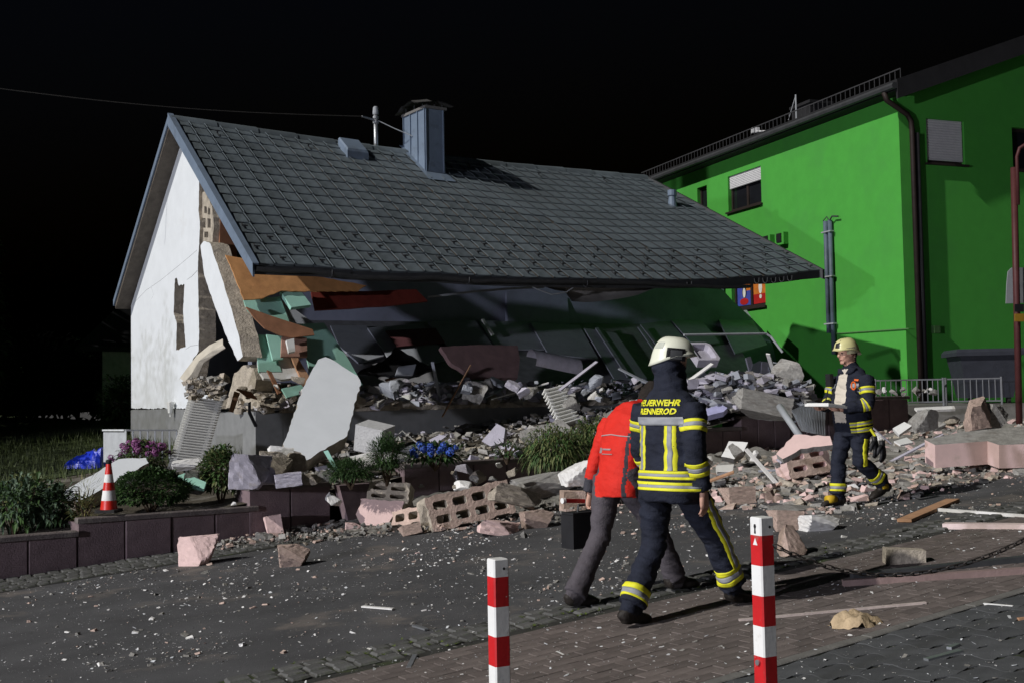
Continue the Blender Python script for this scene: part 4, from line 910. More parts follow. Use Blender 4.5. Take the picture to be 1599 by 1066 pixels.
# right end: washbasin and boards standing in the heap
m = MB(); c = at(1098, 552, 19.6); Rb = frame(Vector((1, .3, 0)), Vector((.1, -.55, .8)))
outer = [(-.20, -.26), (.16, -.26), (.20, -.2), (.20, .2), (.14, .26), (-.14, .26), (-.2, .2)]
m.loft([[c + Rb @ Vector((x, y, -.10)) for x, y in outer], [c + Rb @ Vector((x * 1.05, y * 1.05, .05)) for x, y in outer], [c + Rb @ Vector((x * .82, y * .82, .05)) for x, y in outer], [c + Rb @ Vector((x * .7, y * .7, -.05)) for x, y in outer]]); tag(m.build('washbasin', violetcastpl), 'white lilac basin lying right behind the firefighter helmet', 'basin')
for k, (q, l, mm_) in enumerate((([(1165, 558), (1172, 556), (1182, 590), (1174, 592)], 'narrow lilac white board standing in the right heap', violetcastpl), ([(1176, 568), (1188, 562), (1196, 600), (1172, 606), (1168, 596)], 'dark grey upright board in the right heap', greyboard), ([(1190, 564), (1206, 566), (1208, 618), (1186, 620)], 'tall lilac board beside the grey upright board', violetcastpl),
        ([(1200, 572), (1214, 570), (1222, 600), (1210, 612)], 'grey board leaning right in the right heap', greyboard), ([(1216, 572), (1232, 588), (1222, 592)], 'small triangular lilac splinter at the end of the heap', violetcastpl), ([(1010 + 60, 596), (1100, 580), (1122, 600), (1090, 612)], 'brown grey board lying behind the firefighter shoulder', greyboard))):
    board('heap_board', l, 'board', q, slope(-.9, 1.5, -.5, 2.3), .035, mm_, off=.02 * k)
m = MB(); m.tube([at(1207, 566, 19.3), at(1214, 567, 19.3), at(1236, 612, 19.0)], .014, 6); tag(m.build('thin_rod', paintgrey), 'thin bent metal rod at the right end of the heap', 'rod')
# -- big white wall slab
SB = Vector(); p_top = at(530, 566, 17.7); p_bot = at(478, 716, 16.0); p_r = at(556, 620, 17.2)
nS = (p_top - p_bot).cross(p_r - p_bot).normalized(); PS = (p_bot, nS)
board('wall_slab', 'large white wall slab leaning against the grey plinth', 'slab', [(497, 561), (508, 557), (522, 563), (540, 575), (558, 586), (564, 600), (557, 618), (553, 636), (546, 662), (542, 680), (512, 697), (478, 718), (470, 706), (459, 703), (446, 705), (442, 692), (452, 666), (462, 640), (471, 610), (484, 584)], PS, .24, white, beigebrk, rg=.014, seed=3)
# -- slab fallen in the left garden
g1 = at(150, 752, 14.9); PSL = (g1, (Vector((.12, -.42, .9))).normalized())
board('wall_slab', 'white wall slab lying tilted in the garden behind the traffic cone', 'slab', [(97, 768), (186, 716), (228, 714), (232, 722), (150, 768), (118, 784), (104, 780)], PSL, .20, white, beigebrk, rg=.012, seed=4)
# -- radiators
def radiator(name, label, c0, c1, c2, nf, depth, m_):
    # c0 top-left, c1 top-right, c2 bottom-left
    x = (c1 - c0); y = (c2 - c0); nn = x.cross(y).normalized(); nn = nn if nn.dot(CAM - c0) > 0 else -nn
    r = thing(name, c2, label, 'radiator'); L = x.length; xd = x.normalized()
    for t in (.14, .86): m = MB(); m.bar(c0 + x * t - nn * depth * .4, c2 + x * t - nn * depth * .4, .05, .05, upv=nn); m.build('header', m_, r)
    yd = y.normalized(); pit = y.length / nf
    for k in range(nf):
        p = c0 + y * ((k + .5) / nf); m = MB(); e = pit * .21
        prof = [(-e, -.1), (-e * .6, .0), (e * .6, .0), (e, -.1), (e, -.9), (e * .6, -1), (-e * .6, -1), (-e, -.9)]
        m.loft([[p + yd * a * .6 + nn * b * depth * .9 for a, b in prof], [p + xd * .02 + yd * a + nn * b * depth for a, b in prof], [p + x - xd * .02 + yd * a + nn * b * depth for a, b in prof], [p + x + yd * a * .6 + nn * b * depth * .9 for a, b in prof]]); m.build('rib', m_, r)
radiator('radiator', 'tall white ribbed radiator torn off and leaning at the gable corner', at(297, 617, 16.7), at(350, 624, 16.9), at(263, 727, 16.2), 27, .16, enamel)
radiator('radiator', 'small white ribbed radiator hanging over the plinth edge', at(849, 606, 19.2), at(880, 598, 19.5), at(876, 664, 18.7), 11, .12, enamel)
# crumpled shutter sheet at the gable corner
m = MB(); rows = []; rd = random.Random(3)
A = [(277, 595), (290, 577), (306, 558), (326, 541), (349, 531)]; B = [(299, 596), (308, 588), (318, 566), (336, 553), (352, 543)]
for i in range(5):
    a = at(*A[i], 17.2 - .05 * i); b = at(*B[i], 17.0 - .08 * i); rows.append([a, a.lerp(b, .3) + Vector((0, -.08, .05)), a.lerp(b, .65) + Vector((0, -.1, .0)), b])
m.loft(rows, cap=False, closed=False); m.loft([[p + Vector((.0, .012, -.006)) for p in r] for r in rows], cap=False, closed=False); tag(m.build('shutter_sheet', mat('beige_sheet', (.5, .46, .38), .6)), 'crumpled beige shutter sheet hanging from the gable corner', 'sheet')
# furniture front
board('furniture_front', 'cracked white furniture front lying on the broken corner', 'furniture', [(402, 562), (428, 557), (456, 553), (474, 587), (440, 592), (412, 590), (404, 576)], slope(-.1, 1.65, .4, 2.2), .05, whitep, off=.34)
board('brown_plank', 'brown curved plank behind the top of the big white slab', 'plank', [(452, 550), (460, 549), (482, 586), (484, 602), (474, 600)], slope(-.1, 1.65, .4, 2.2), .04, timber, off=.40)
for k, (q, mm_, l) in enumerate((([(417, 577), (424, 580), (440, 612), (434, 614)], wood2, 'short brown stick under the furniture front'), ([(366, 610), (375, 613), (365, 642), (358, 640)], timber, 'brown splintered stick above the plinth corner'), ([(370, 606), (392, 611), (402, 622), (386, 618)], wood2, 'flat brown plank piece on the broken corner'), ([(440, 606), (470, 600), (480, 612), (448, 620)], mint, 'small mint green board piece left of the big slab'), ([(388, 628), (392, 626), (392, 642), (402, 664), (398, 664), (388, 643)], black, 'thin black strip hanging down the plinth'))):
    board('broken_piece', l, 'debris', q, slope(-.25, 1.6, .1, 2.1), .03, mm_, off=.28 + .05 * k)
board('insulation_board', 'mint green board lying flat between boxwood and shrub', 'board', [(277, 742), (288, 738), (322, 752), (318, 764), (300, 760)], (at(300, 750, 14.2), Vector((0, -.6, .8)).normalized()), .03, mint)
board('mint_stick', 'short mint green stick beneath the big white slab', 'stick', [(505, 704), (512, 702), (530, 736), (526, 738)], (at(515, 720, 14.9), Vector((0, -1, .2)).normalized()), .03, mint)
# -- generic rubble chunks
def hull(seed, n=16, boxy=False):
    rd = random.Random(seed); bm = bmesh.new(); bmesh.ops.create_cube(bm, size=1.06); bmesh.ops.subdivide_edges(bm, edges=bm.edges, cuts=8 if boxy else 5, use_grid_fill=True)
    cuts = []
    for k in range(5 if boxy else 6 + seed % 4):
        d = Vector((rd.uniform(-1, 1), rd.uniform(-1, 1), rd.uniform(-.6, 1))).normalized(); cuts.append((d, rd.uniform(.36, .50) if boxy else rd.uniform(.26, .44)))
    for v in bm.verts:
        for d, h in cuts:
            e = v.co.dot(d) - h
            if e > 0: v.co -= d * e
        v.co *= 1 + (.035 if boxy else .10) * noise.noise(v.co * 3.1 + Vector((seed, 0, 0))) + (.05 if boxy else .07) * noise.noise(v.co * (11 if boxy else 8) + Vector((0, seed, 0)))
        v.co += Vector((rd.uniform(-1, 1), rd.uniform(-1, 1), rd.uniform(-1, 1))) * (.007 if boxy else .012)
    bm.verts.index_update(); mb = MB(); mb.v = [v.co.copy() for v in bm.verts]; mb.f = [tuple(v.index for v in f.verts) for f in bm.faces]; mb.m = [0] * len(mb.f); bm.free(); return mb
HUL = [hull(s, 15 + s % 4) for s in range(10)] + [hull(s, boxy=True) for s in range(40, 44)]
HM = {}
def hme_(k, m_):
    key = (k, m_.name)
    if key not in HM: HM[key] = HUL[k].mesh('rubble', m_, Vector())
    return HM[key]
def chunk(p, s, m_, seed, label, group, cat='rubble', name='rubble_chunk', tilt=20, spin=None, boxy=False):
    rd = random.Random(seed); R = R3('Z', rd.uniform(0, 360) if spin is None else spin) @ R3('X', rd.uniform(-tilt, tilt)) @ R3('Y', rd.uniform(-tilt, tilt))
    o = link(name, hme_(10 + seed % 4 if boxy else rd.randrange(10), m_), p + Z * (s[2] * .42), None, R.to_4x4() @ Matrix.Diagonal((*s, 1))); return tag(o, label, cat, group)
def chunk_px(px, py, wpx, hpx, m_, seed, label, Y=None, dep=.8, group=None, spin=12, tilt=14, base=None):
    p = ground(px, py) if Y is None else at(px, py, Y); k = p.y / F_PX; return chunk(p, (wpx * k * 1.05, wpx * k * dep, hpx * k * 1.1), m_, seed, label, group, spin=spin, tilt=tilt, boxy=True)
chunk_px(312, 880, 52, 42, pinkpl, 4, 'large pinkish wall lump with a grey broken face at the left of the street', dep=.6, spin=-25, tilt=9)
chunk_px(428, 840, 24, 34, pinkpl, 7, 'small upright pink block against the garden wall')
chunk_px(413, 846, 24, 14, concrete, 21, 'small dark grey stone beside the upright pink block')
chunk_px(461, 882, 44, 32, pinkbrk, 9, 'orange brown rock lump lying alone on the asphalt', tilt=18)
for k, (px, py, w_, h_, Y, mm_, l) in enumerate(((392, 758, 58, 46, 13.9, violetcastpl, 'large lilac grey masonry lump on the wall corner'), (432, 742, 46, 36, 14.5, beigebrk, 'brownish hollow masonry lump behind the lilac lump'), (455, 735, 40, 30, 14.8, beigebrk, 'beige masonry lump just left of the big white slab'), (448, 757, 40, 18, 14.0, violetcastpl, 'flat lilac lump on the wall in front of the masonry'), (487, 754, 30, 14, 14.1, beigebrk, 'small flat beige stone on the wall near the juniper'), (508, 750, 26, 14, 14.2, concrete, 'small grey stone beside the juniper'), (415, 752, 26, 22, 14.0, violetcastpl, 'small lilac lump between the larger lumps'), (437, 720, 36, 20, 15.3, whitepl, 'pale plaster lump behind the masonry pile'),
        (310, 765, 40, 30, 14.4, concrete, 'grey concrete piece below the mint board in the garden'), (296, 730, 44, 14, 15.6, whitepl, 'white flat plaster piece under the radiator'), (205, 760, 40, 24, 14.7, concrete, 'grey broken edge piece below the fallen white slab'))):
    chunk_px(px, py, w_, h_, mm_, 60 + k, l, Y=Y)
# -- hollow block fragments
def hollow(name, label, c, R, size, holes, m_, mf=None, rg=.012, seed=0):
    """slab in local XZ with rectangular cells through local Y"""
    w_, d, h = size; lp = [Vector((x, -d / 2, z)) for x, z in ((-w_ / 2, 0), (w_ / 2, 0), (w_ / 2, h), (-w_ / 2, h))]
    hl = [[Vector((x0 + q[0] * (x1 - x0), -d / 2, z0 + q[1] * (z1 - z0))) for q in ((.12, 0), (.88, 0), (1, .2), (1, .8), (.88, 1), (.12, 1), (0, .8), (0, .2))] for x0, x1, z0, z1 in holes]
    mb = MB(); mb.prism(rag(lp, rg, .05, seed), Vector((0, d, 0)), holes=hl, mi=0, ms=1 if mf else 0)
    mb.v = [c + R @ v for v in mb.v]
    return tag(mb.build(name, [m_, mf] if mf else m_), label, 'block', 'hollow block fragments')
def cells(nx, nz, w_, h, mg=.04, gap=.04):
    cw = (w_ - 2 * mg - (nx - 1) * gap) / nx; chh = (h - 2 * mg - (nz - 1) * gap) / nz
    return [(-w_ / 2 + mg + i * (cw + gap), -w_ / 2 + mg + i * (cw + gap) + cw, mg + j * (chh + gap), mg + j * (chh + gap) + chh) for i in range(nx) for j in range(nz)]
def Rxyz(yaw, pitch_=0, roll=0): return R3('Z', yaw) @ R3('X', pitch_) @ R3('Y', roll)
# pink block: upper half with cells, pink face below
c = ground(602, 822); Rr = Rxyz(-8, -22, 4)
hollow('hollow_block', 'pink faced hollow block standing upright before the garden wall', c + Rr @ Vector((.0, .02, .28)), Rr, (.52, .26, .25), cells(2, 2, .52, .25, .05, .05), beigebrk, beigebrk, seed=1)
m = MB(); lp = [c + Rr @ Vector((x, -.12, z)) for x, z in ((-.33, .30), (-.32, .22), (-.36, .10), (-.28, -.02), (.06, -.03), (.10, .10), (.20, .14), (.22, .30))]; m.prism(rag(lp, .01, .06, 3), Rr @ Vector((0, .2, 0)), mi=0, ms=1); tag(m.build('plaster_face', [pinkpl, beigebrk]), 'pink plaster face lying below the upright hollow block', 'plaster')
hollow('hollow_block', 'broken hollow block shell right of the pink faced block', ground(642, 826), Rxyz(-20, -30, -12), (.38, .3, .2), cells(2, 1, .38, .2, .05, .05), pinkbrk, beigebrk, .02, 2)
chunk_px(640, 834, 30, 14, pinkbrk, 31, 'pink broken brick at the foot of the upright hollow block'); chunk_px(552, 828, 22, 12, pinkpl, 33, 'small pink plaster stone left below the upright block')
chunk_px(672, 816, 34, 26, beigebrk, 35, 'beige lump between the two hollow blocks', Y=13.6)
c = ground(735, 822); hollow('hollow_block', 'long pale hollow block wall fragment lying on its side', c + Vector((0, .12, .02)), Rxyz(24, -16, -9), (1.06, .30, .40), cells(4, 2, 1.06, .40, .07, .07), pinkbrk, beigebrk, .016, 4)
chunk_px(808, 786, 84, 24, beigebrk, 36, 'long grey beige masonry lump right of the hollow fragment', Y=13.6, dep=.5, spin=25); chunk_px(860, 768, 100, 30, concrete, 37, 'grey slab rubble lying against the wall behind the brick', Y=14.6, dep=.5, spin=24)
chunk_px(912, 752, 60, 34, whitepl, 38, 'pale plaster slab rubble beside the red jacket', Y=14.4, spin=20)
chunk_px(728, 786, 70, 16, whitepl, 39, 'white plaster strip behind the hollow fragment', Y=14.2, spin=20)
m = MB(); c = ground(895, 800); Rr = Rxyz(10, 0, 2); m.box(c + Z * .13 + Vector((0, .1, 0)), (.27, .24, .25), Rr); tag(m.build('brick_block', pinkbrk), 'orange brick block beside the red jacketed person', 'block')
chunk_px(780, 832, 60, 18, pinkpl, 40, 'flat pink white plaster piece below the hollow fragment', spin=10); chunk_px(842, 822, 46, 26, pinkbrk, 41, 'orange broken brick right of the hollow fragment')
# -- on the garden wall, middle
m = MB(); c = at(585, 706, 15.9); Rr = Rxyz(-24, 10, 12); m.box(c + Z * .2, (.42, .34, .36), Rr); tag(m.build('white_block', mat('textured_block', (.5, .5, .5), .9, .1, 20, .8, 40)), 'white textured block against the plinth right of the big slab', 'block')
board('white_slab', 'flat white plaster slab on the garden soil beside the juniper', 'slab', [(546, 712), (600, 700), (622, 708), (640, 712), (570, 728), (548, 720)], (at(590, 712, 15.6), Vector((0, -.35, .93)).normalized()), .06, whitepl, rg=.01)
board('white_slab', 'flat white slab behind the blue hydrangea', 'slab', [(614, 700), (654, 692), (662, 706), (640, 710)], (at(640, 700, 16.0), Vector((0, -.5, .87)).normalized()), .06, whitepl, rg=.01)
board('drawer', 'white lilac drawer standing tilted on the wall rubble', 'furniture', [(752, 688), (776, 661), (789, 668), (786, 690), (766, 696)], (at(770, 680, 16.2), Vector((-.3, -.9, .3)).normalized()), .10, violetcastpl)
board('grey_slab', 'grey concrete slab lying tilted above the leafy plant', 'slab', [(812, 672), (876, 654), (893, 668), (886, 684), (830, 690)], (at(850, 672, 16.3), Vector((.1, -.8, .6)).normalized()), .14, concrete, rg=.02, seed=5)
board('grey_slab', 'pale concrete slab leaning on the plinth left of the firefighter', 'slab', [(926, 660), (956, 640), (992, 634), (996, 654), (950, 668)], (at(960, 652, 17.3), Vector((.1, -.8, .6)).normalized()), .14, concrete, rg=.02, seed=6)
board('small_white_plate', 'small white plate on the broken course above the plinth', 'plate', [(627, 617), (640, 615), (651, 619), (640, 622)], (at(640, 618, 18.9), Vector((0, -.3, .95)).normalized()), .02, whitep)
board('metal_angle', 'small white bent metal piece left of the blue flowers', 'debris', [(670, 686), (686, 678), (697, 680), (684, 690), (676, 694)], (at(680, 686, 16), Vector((0, -.8, .5)).normalized()), .02, violetcastpl)
m = MB(); m.tube([at(x, y, 16.1) for x, y in ((604, 694), (622, 679), (634, 690))], .012, 6); m.tube([at(x, y, 16.1) for x, y in ((618, 682), (628, 672), (660, 698), (690, 702))], .008, 5); tag(m.build('loose_cable', whitepl), 'thin white cable curling out of the soil before the plinth', 'cable')
rd = random.Random(77)
CW = {'broken_concrete': 'grey', 'broken_pumice': 'beige', 'pink_pumice_block': 'orange pink', 'pink_plaster': 'pale pink', 'white_plaster': 'white', 'violet_cast_plaster': 'lilac', 'grey_board': 'dark grey'}
def heap(n, fpos, mats, label, group, s0, s1, name='rubble_chunk'):
    for k in range(n):
        p = fpos(); s = (s0 + (s1 - s0) * rd.random() ** 1.8) * .8 * (1 if rd.random() < .85 else 1.4); chunk(p, (s * rd.uniform(.8, 1.5), s * rd.uniform(.7, 1.1), s * rd.uniform(.45, .9)), (mm_ := rd.choice(mats)), rd.randrange(10 ** 6), label.replace('@', CW[mm_.name]), group, name=name, tilt=35)
heap(30, lambda: at(rd.uniform(612, 850), rd.uniform(600, 617), rd.uniform(18.9, 20.6)), [violetcastpl, violetcastpl, concrete, greyboard], '@ rubble lump in the row along the broken floor edge', 'rubble along the floor edge', .12, .3)
heap(14, lambda: at(rd.uniform(346, 480), rd.uniform(596, 634), rd.uniform(17.2, 17.9)), [beigebrk, concrete, whitepl, beigebrk], '@ masonry crumb on the broken house corner', 'crumbs on the broken corner', .07, .22)
heap(14, lambda: at(rd.uniform(300, 350), rd.uniform(592, 618), rd.uniform(16.8, 17.2)), [beigebrk, concrete], '@ lump caught above the tall radiator', 'lumps above the radiator', .08, .2)
heap(22, lambda: at(rd.uniform(850, 1090), rd.uniform(596, 640), rd.uniform(18.5, 20.4)), [violetcastpl, concrete, whitepl, greyboard], '@ lump in the heap around the small radiator', 'rubble by the small radiator', .12, .34)
heap(28, lambda: at(rd.uniform(1090, 1250), rd.uniform(592, 644), rd.uniform(18.6, 20)), [violetcastpl, concrete, concrete, greyboard], '@ lump in the heap at the right end of the ruin', 'rubble at the right end', .12, .36)
def gpos(x0, x1, y0, y1):
    def f():
        p = at(rd.uniform(x0, x1), (y0 + y1) / 2, rd.uniform(14.0, 16.6)); p.z = zgar(p.dot(U), p.dot(V)) - .02; return p
    return f
heap(18, gpos(640, 830, 0, 1400), [whitepl, concrete, beigebrk, violetcastpl], '@ crumb among the flowers on the garden wall', 'crumbs on the garden wall', .08, .24)
heap(16, gpos(360, 640, 0, 1400), [beigebrk, concrete, whitepl], '@ crumb in the garden before the big white slab', 'crumbs before the big slab', .07, .2)
heap(12, gpos(900, 1240, 0, 1300), [concrete, violetcastpl, whitepl], '@ crumb on the garden wall behind the firefighter', 'crumbs behind the firefighter', .1, .3)
# dust banks on the street along the wall and on the right
def bank(name, label, a0, a1, b0, b1, hfun, seed):
    na, nb_ = int((a1 - a0) / .09), int((b1 - b0) / .09); mb = MB(); g = {}
    vs = []; 
    for i in range(na + 1):
        for j in range(nb_ + 1):
            a = a0 + (a1 - a0) * i / na; b = b0 + (b1 - b0) * j / nb_; h = hfun(a, b) + .05 * noise.noise(Vector((a * 3, b * 3, seed))) + .03 * noise.noise(Vector((a * 9, b * 9, seed)))
            vs.append(guv(a, b, h - .02))
    mb.add(vs, [(i * (nb_ + 1) + j, (i + 1) * (nb_ + 1) + j, (i + 1) * (nb_ + 1) + j + 1, i * (nb_ + 1) + j + 1) for i in range(na) for j in range(nb_)])
    return tag(mb.build(name, dust), label, 'dust', kind='stuff')
bank('dust_bank', 'grey bank of dust and mortar along the foot of the wall', 5.0, 13.4, 11.4, 13.5, lambda a, b: .26 * max(0, min(1, (a - 5.2) / 2.5)) * max(0, min(1, (b - 11.6) / 1.6)) ** 1.4 - .02, 1)
bank('dust_field', 'grey field of crushed mortar before the right part of the ruin', 9.4, 20, 8.2, 13.5, lambda a, b: .17 * max(0, min(1, (a - 9.6) / 2)) * max(0, min(1, (b - 9.0) / 3)) - .035, 2)
def street(a0, a1, b0, b1, pw=1.0):
    def f():
        a = rd.uniform(a0, a1); b = b1 - (b1 - b0) * rd.random() ** pw; p = guv(a, b, -.01); h = 0
        if a > 5.2 and b > 11.6: h = .2 * min(1, (a - 5.2) / 2.5) * min(1, (b - 11.6) / 1.6)
        return p + Z * h
    return f
heap(30, street(5.2, 10.5, 11.2, 13.3, 1.3), [pinkbrk, pinkpl, concrete, beigebrk], 'small @ stone at the foot of the garden wall', 'stones along the garden wall', .05, .15)
heap(90, street(9.8, 15.5, 9.0, 13.3, 1.0), [concrete, concrete, pinkbrk, beigebrk, whitepl], '@ rubble stone on the street between the two firefighters', 'stones between the firefighters', .05, .2)
heap(44, street(15, 21, 9.0, 13.4, 1.0), [concrete, concrete, beigebrk, whitepl], '@ rubble stone on the street right of the farther firefighter', 'stones at the right', .08, .28)
heap(20, street(5.5, 13, 7.4, 11, 1.0), [pinkbrk, pinkpl, whitepl, concrete], 'small stray @ stone lying loose on the asphalt', 'stray stones on the asphalt', .03, .09)
heap(14, lambda: at(rd.uniform(1370, 1470), rd.uniform(606, 616), rd.uniform(17.8, 18.6)), [concrete, whitepl], '@ crumb heaped on the dark wall behind the farther firefighter', 'crumbs on the dark wall', .06, .16)
# right side hero pieces
c = ground(1262, 752); hollow('hollow_block', 'pink hollow block with four cells in front of the farther firefighter', c + Vector((0, .1, .06)), Rxyz(14, -14, -8), (.62, .34, .36), cells(2, 2, .62, .36, .07, .08), pinkbrk, pinkpl, .014, 7)
board('concrete_slab', 'concrete slab leaning behind the four celled pink block', 'slab', [(1212, 708), (1240, 678), (1296, 680), (1300, 694), (1250, 700), (1222, 716)], (at(1255, 695, 14.0), Vector((-.3, -.6, .7)).normalized()), .08, pinkpl, concrete, rg=.012, seed=8)
m = MB(); c = ground(1255, 748); m.tube([c + Vector((-.3, -.05, .07)), c + Vector((.36, .1, .08))], .07, 10); tag(m.build('clay_pipe', pinkbrk), 'round pinkish pipe piece below the four celled block', 'pipe')
chunk_px(1235, 745, 40, 24, pinkbrk, 46, 'pinkish cut block left of the four celled block'); chunk_px(1150, 785, 44, 24, pinkbrk, 47, 'pinkish grey block beside the firefighter jacket')
chunk_px(1203, 783, 16, 18, pinkbrk, 48, 'small orange brick cube on the dusty street'); chunk_px(1217, 783, 12, 10, pinkbrk, 49, 'tiny orange brick piece next to the brick cube')
board('wall_slab', 'large pink edged wall slab lying at the right edge of the street', 'slab', [(1444, 686), (1500, 674), (1600, 664), (1680, 664), (1680, 690), (1560, 694), (1542, 688), (1460, 694)], (at(1520, 690, 14.6), (GN * 1.0 + Vector((0, -.22, 0))).normalized()), .30, concrete, pinkpl)
chunk_px(1552, 722, 48, 50, mat('charred', (.03, .028, .026), .9, .3, 9, .8, 30), 51, 'black charred block in front of the large pink edged slab')
chunk_px(1528, 668, 40, 40, pinkbrk, 52, 'rounded pinkish block standing behind the large slab', Y=16.6); chunk_px(1556, 664, 34, 30, concrete, 53, 'dark grey block right of the rounded block', Y=16.8)
board('white_shard', 'pointed pale shard standing in the rubble behind the farther firefighter', 'shard', [(1428, 664), (1434, 641), (1437, 664)], (at(1430, 660, 16.5), Vector((-.5, -.8, .2)).normalized()), .05, whitepl); chunk_px(1444, 668, 36, 30, concrete, 54, 'grey brown broken masonry beside the pointed shard', Y=16.4)
board('plastic_sheet', 'white plastic panel lying tilted right of the farther firefighter', 'panel', [(1394, 668), (1412, 658), (1424, 664), (1404, 678)], (at(1410, 668, 15.6), Vector((-.2, -.7, .7)).normalized()), .05, whitep); board('plastic_sheet', 'thin white tile lying flat below the tilted panel', 'panel', [(1396, 688), (1416, 682), (1426, 690), (1406, 694)], (at(1410, 688, 14.6), Vector((0, -.3, .9)).normalized()), .02, whitep); board('plastic_sheet', 'thin white strip on the ledge below the railing', 'panel', [(1428, 636), (1490, 633), (1492, 638), (1432, 640)], (at(1460, 636, 20.6), Vector((0, -.4, .9)).normalized()), .04, whitepl)
board('white_box', 'broken white box lying against the dark wall panels', 'box', [(1126, 712), (1138, 688), (1168, 690), (1160, 706), (1146, 716)], (at(1146, 702, 16.6), Vector((-.2, -.8, .5)).normalized()), .14, whitep, concrete, rg=.008); board('white_slab', 'small white slab lying left of the pink blocks', 'slab', [(1118, 726), (1146, 724), (1144, 736), (1120, 736)], (at(1132, 730, 15.4), Vector((0, -.5, .8)).normalized()), .06, whitepl)
board('lilac_slab', 'lilac slab jutting from the heap above the dark wall', 'slab', [(1094, 640), (1126, 631), (1136, 636), (1130, 642), (1098, 650)], (at(1115, 640, 18.2), Vector((0, -.45, .9)).normalized()), .09, mat('lilac_bright', (.42, .42, .66), .8)); chunk_px(1185, 646, 84, 28, concrete, 55, 'large grey concrete lump on top of the dark wall', Y=18.4, dep=.5)
board('corrugated_sheet', 'grey corrugated metal sheet leaning before the farther firefighter', 'sheet', [(1236, 640), (1268, 626), (1290, 630), (1288, 680), (1252, 672)], (at(1262, 655, 15.6), Vector((.25, -.95, .15)).normalized()), .015, galv)
m = MB()
for k in range(11):
    a = at(1243 + 4.3 * k, 638 - 1.0 * k, 15.52); b = at(1252 + 3.6 * k, 672 + .7 * k, 15.5); m.bar(a, b, .012, .012, upv=Vector((0, -1, 0)))
tag(m.build('corrugation_ribs', galv, bpy.data.objects['corrugated_sheet']))
m = MB(); m.tube([at(1217, 634, 15.2), at(1250, 682, 14.6)], .045, 10); tag(m.build('grey_pipe', paintgrey, smooth=True), 'grey pipe leaning in front of the dark wall', 'pipe')
# street middle right
chunk_px(1225, 826, 44, 28, pinkbrk, 71, 'rounded pink white plaster block behind the right bollard', spin=10); chunk_px(1236, 866, 44, 40, pinkbrk, 72, 'angular pink plaster block just right of the right bollard', spin=30, tilt=25)
chunk_px(1284, 826, 52, 22, whitepl, 73, 'flat white pink plaster shard near the firefighter boots', spin=15, tilt=15); chunk_px(1240, 800, 60, 10, concrete, 74, 'thin grey tile on the street before the boots', spin=5)
m = MB(); m.box(ground(1412, 880) + Z * .06, (.30, .14, .12), Rxyz(-6, 0, 3)); tag(m.build('concrete_block', beigebrk), 'beige concrete block lying above the long beams', 'block')
def stick(name, label, cat, p0, p1, w_, h, m_, h0=0, h1=0):
    a = ground(*p0, h0 + h / 2 + .006); b = ground(*p1, h1 + h / 2 + .006); m = MB(); m.bar(a, b, w_, h, upv=GN); return tag(m.build(name, m_), label, cat)
stick('timber_plank', 'orange brown timber plank lying on the street before the firefighter', 'plank', (1412, 812), (1488, 780), .14, .03, timber)
stick('pale_rod', 'thin pale rod lying across the street at the right edge', 'rod', (1466, 795), (1640, 808), .03, .03, whitepl)
stick('window_profile', 'pinkish white window profile at the right edge', 'profile', (1474, 820), (1640, 822), .09, .05, mat('pvc_pink', (.68, .55, .53), .5))
beamm = mat('pinkish_beam', (.24, .17, .16), .8, .2)
stick('long_beam', 'long dark pinkish beam behind the chain', 'beam', (1316, 910), (1700, 884), .06, .05, beamm); stick('long_beam', 'second long dark beam lying above the first', 'beam', (1330, 900), (1700, 862), .07, .05, darktrim)
stick('long_batten', 'long pale batten lying behind the right bollard', 'batten', (1154, 968), (1446, 941), .025, .02, mat('pale_batten', (.46, .39, .36), .8)); stick('metal_profile', 'short grey metal profile on the dark pavers', 'profile', (1446, 1030), (1500, 1016), .035, .02, galv); stick('metal_clip', 'small grey clip beside the metal profile', 'debris', (1482, 1012), (1496, 1006), .03, .02, galv)
stick('pale_strip', 'small pale strip on the dark pavers at the right', 'debris', (1536, 942), (1582, 946), .018, .012, whitep); stick('pale_strip', 'pale splinter lying on the asphalt left of the bollard', 'debris', (566, 946), (614, 950), .03, .012, whitepl); stick('pale_strip', 'grey splinter on the gutter cobbles', 'debris', (646, 976), (666, 982), .03, .012, galv); stick('pale_strip', 'grey bent splinter on the brick footway', 'debris', (638, 1042), (648, 1022), .03, .012, galv); stick('pale_strip', 'thin white splinter on bricks before the dark boots', 'debris', (868, 1016), (880, 1022), .014, .008, whitep); stick('pale_strip', 'flat orange wood splinter at the right edge', 'debris', (1590, 966), (1630, 962), .03, .015, timber)
# cloth
m = MB(); rows = []; rd2 = random.Random(5); cc = ground(1338, 978)
for i in range(13):
    t = i / 12; row = []
    for j in range(11):
        s = j / 10; x = -.16 + .32 * t; y = -.09 + .18 * s; r = 1 - min(1, math.hypot(x / .17, y / .10)); h = (.12 - .05 * t) * max(0, r) ** .5 * (1 + .9 * noise.noise(Vector((t * 4, s * 5, 2)))) + .045 * noise.noise(Vector((t * 9, s * 8, 4))) * (1 if r > 0 else .3)
        row.append(cc + Vector((x + .03 * noise.noise(Vector((s * 3, t, 1))), y * (.6 + .7 * math.sin(math.pi * min(1, t * .95 + .05))), max(.004, h))))
    rows.append(row)
m.loft(rows, cap=False, closed=False); tag(m.build('beige_cloth', mat('beige_cloth', (.50, .38, .24), .95, .2, 10, .5, 60), smooth=True), 'crumpled beige cloth lying on the brick footway', 'cloth')
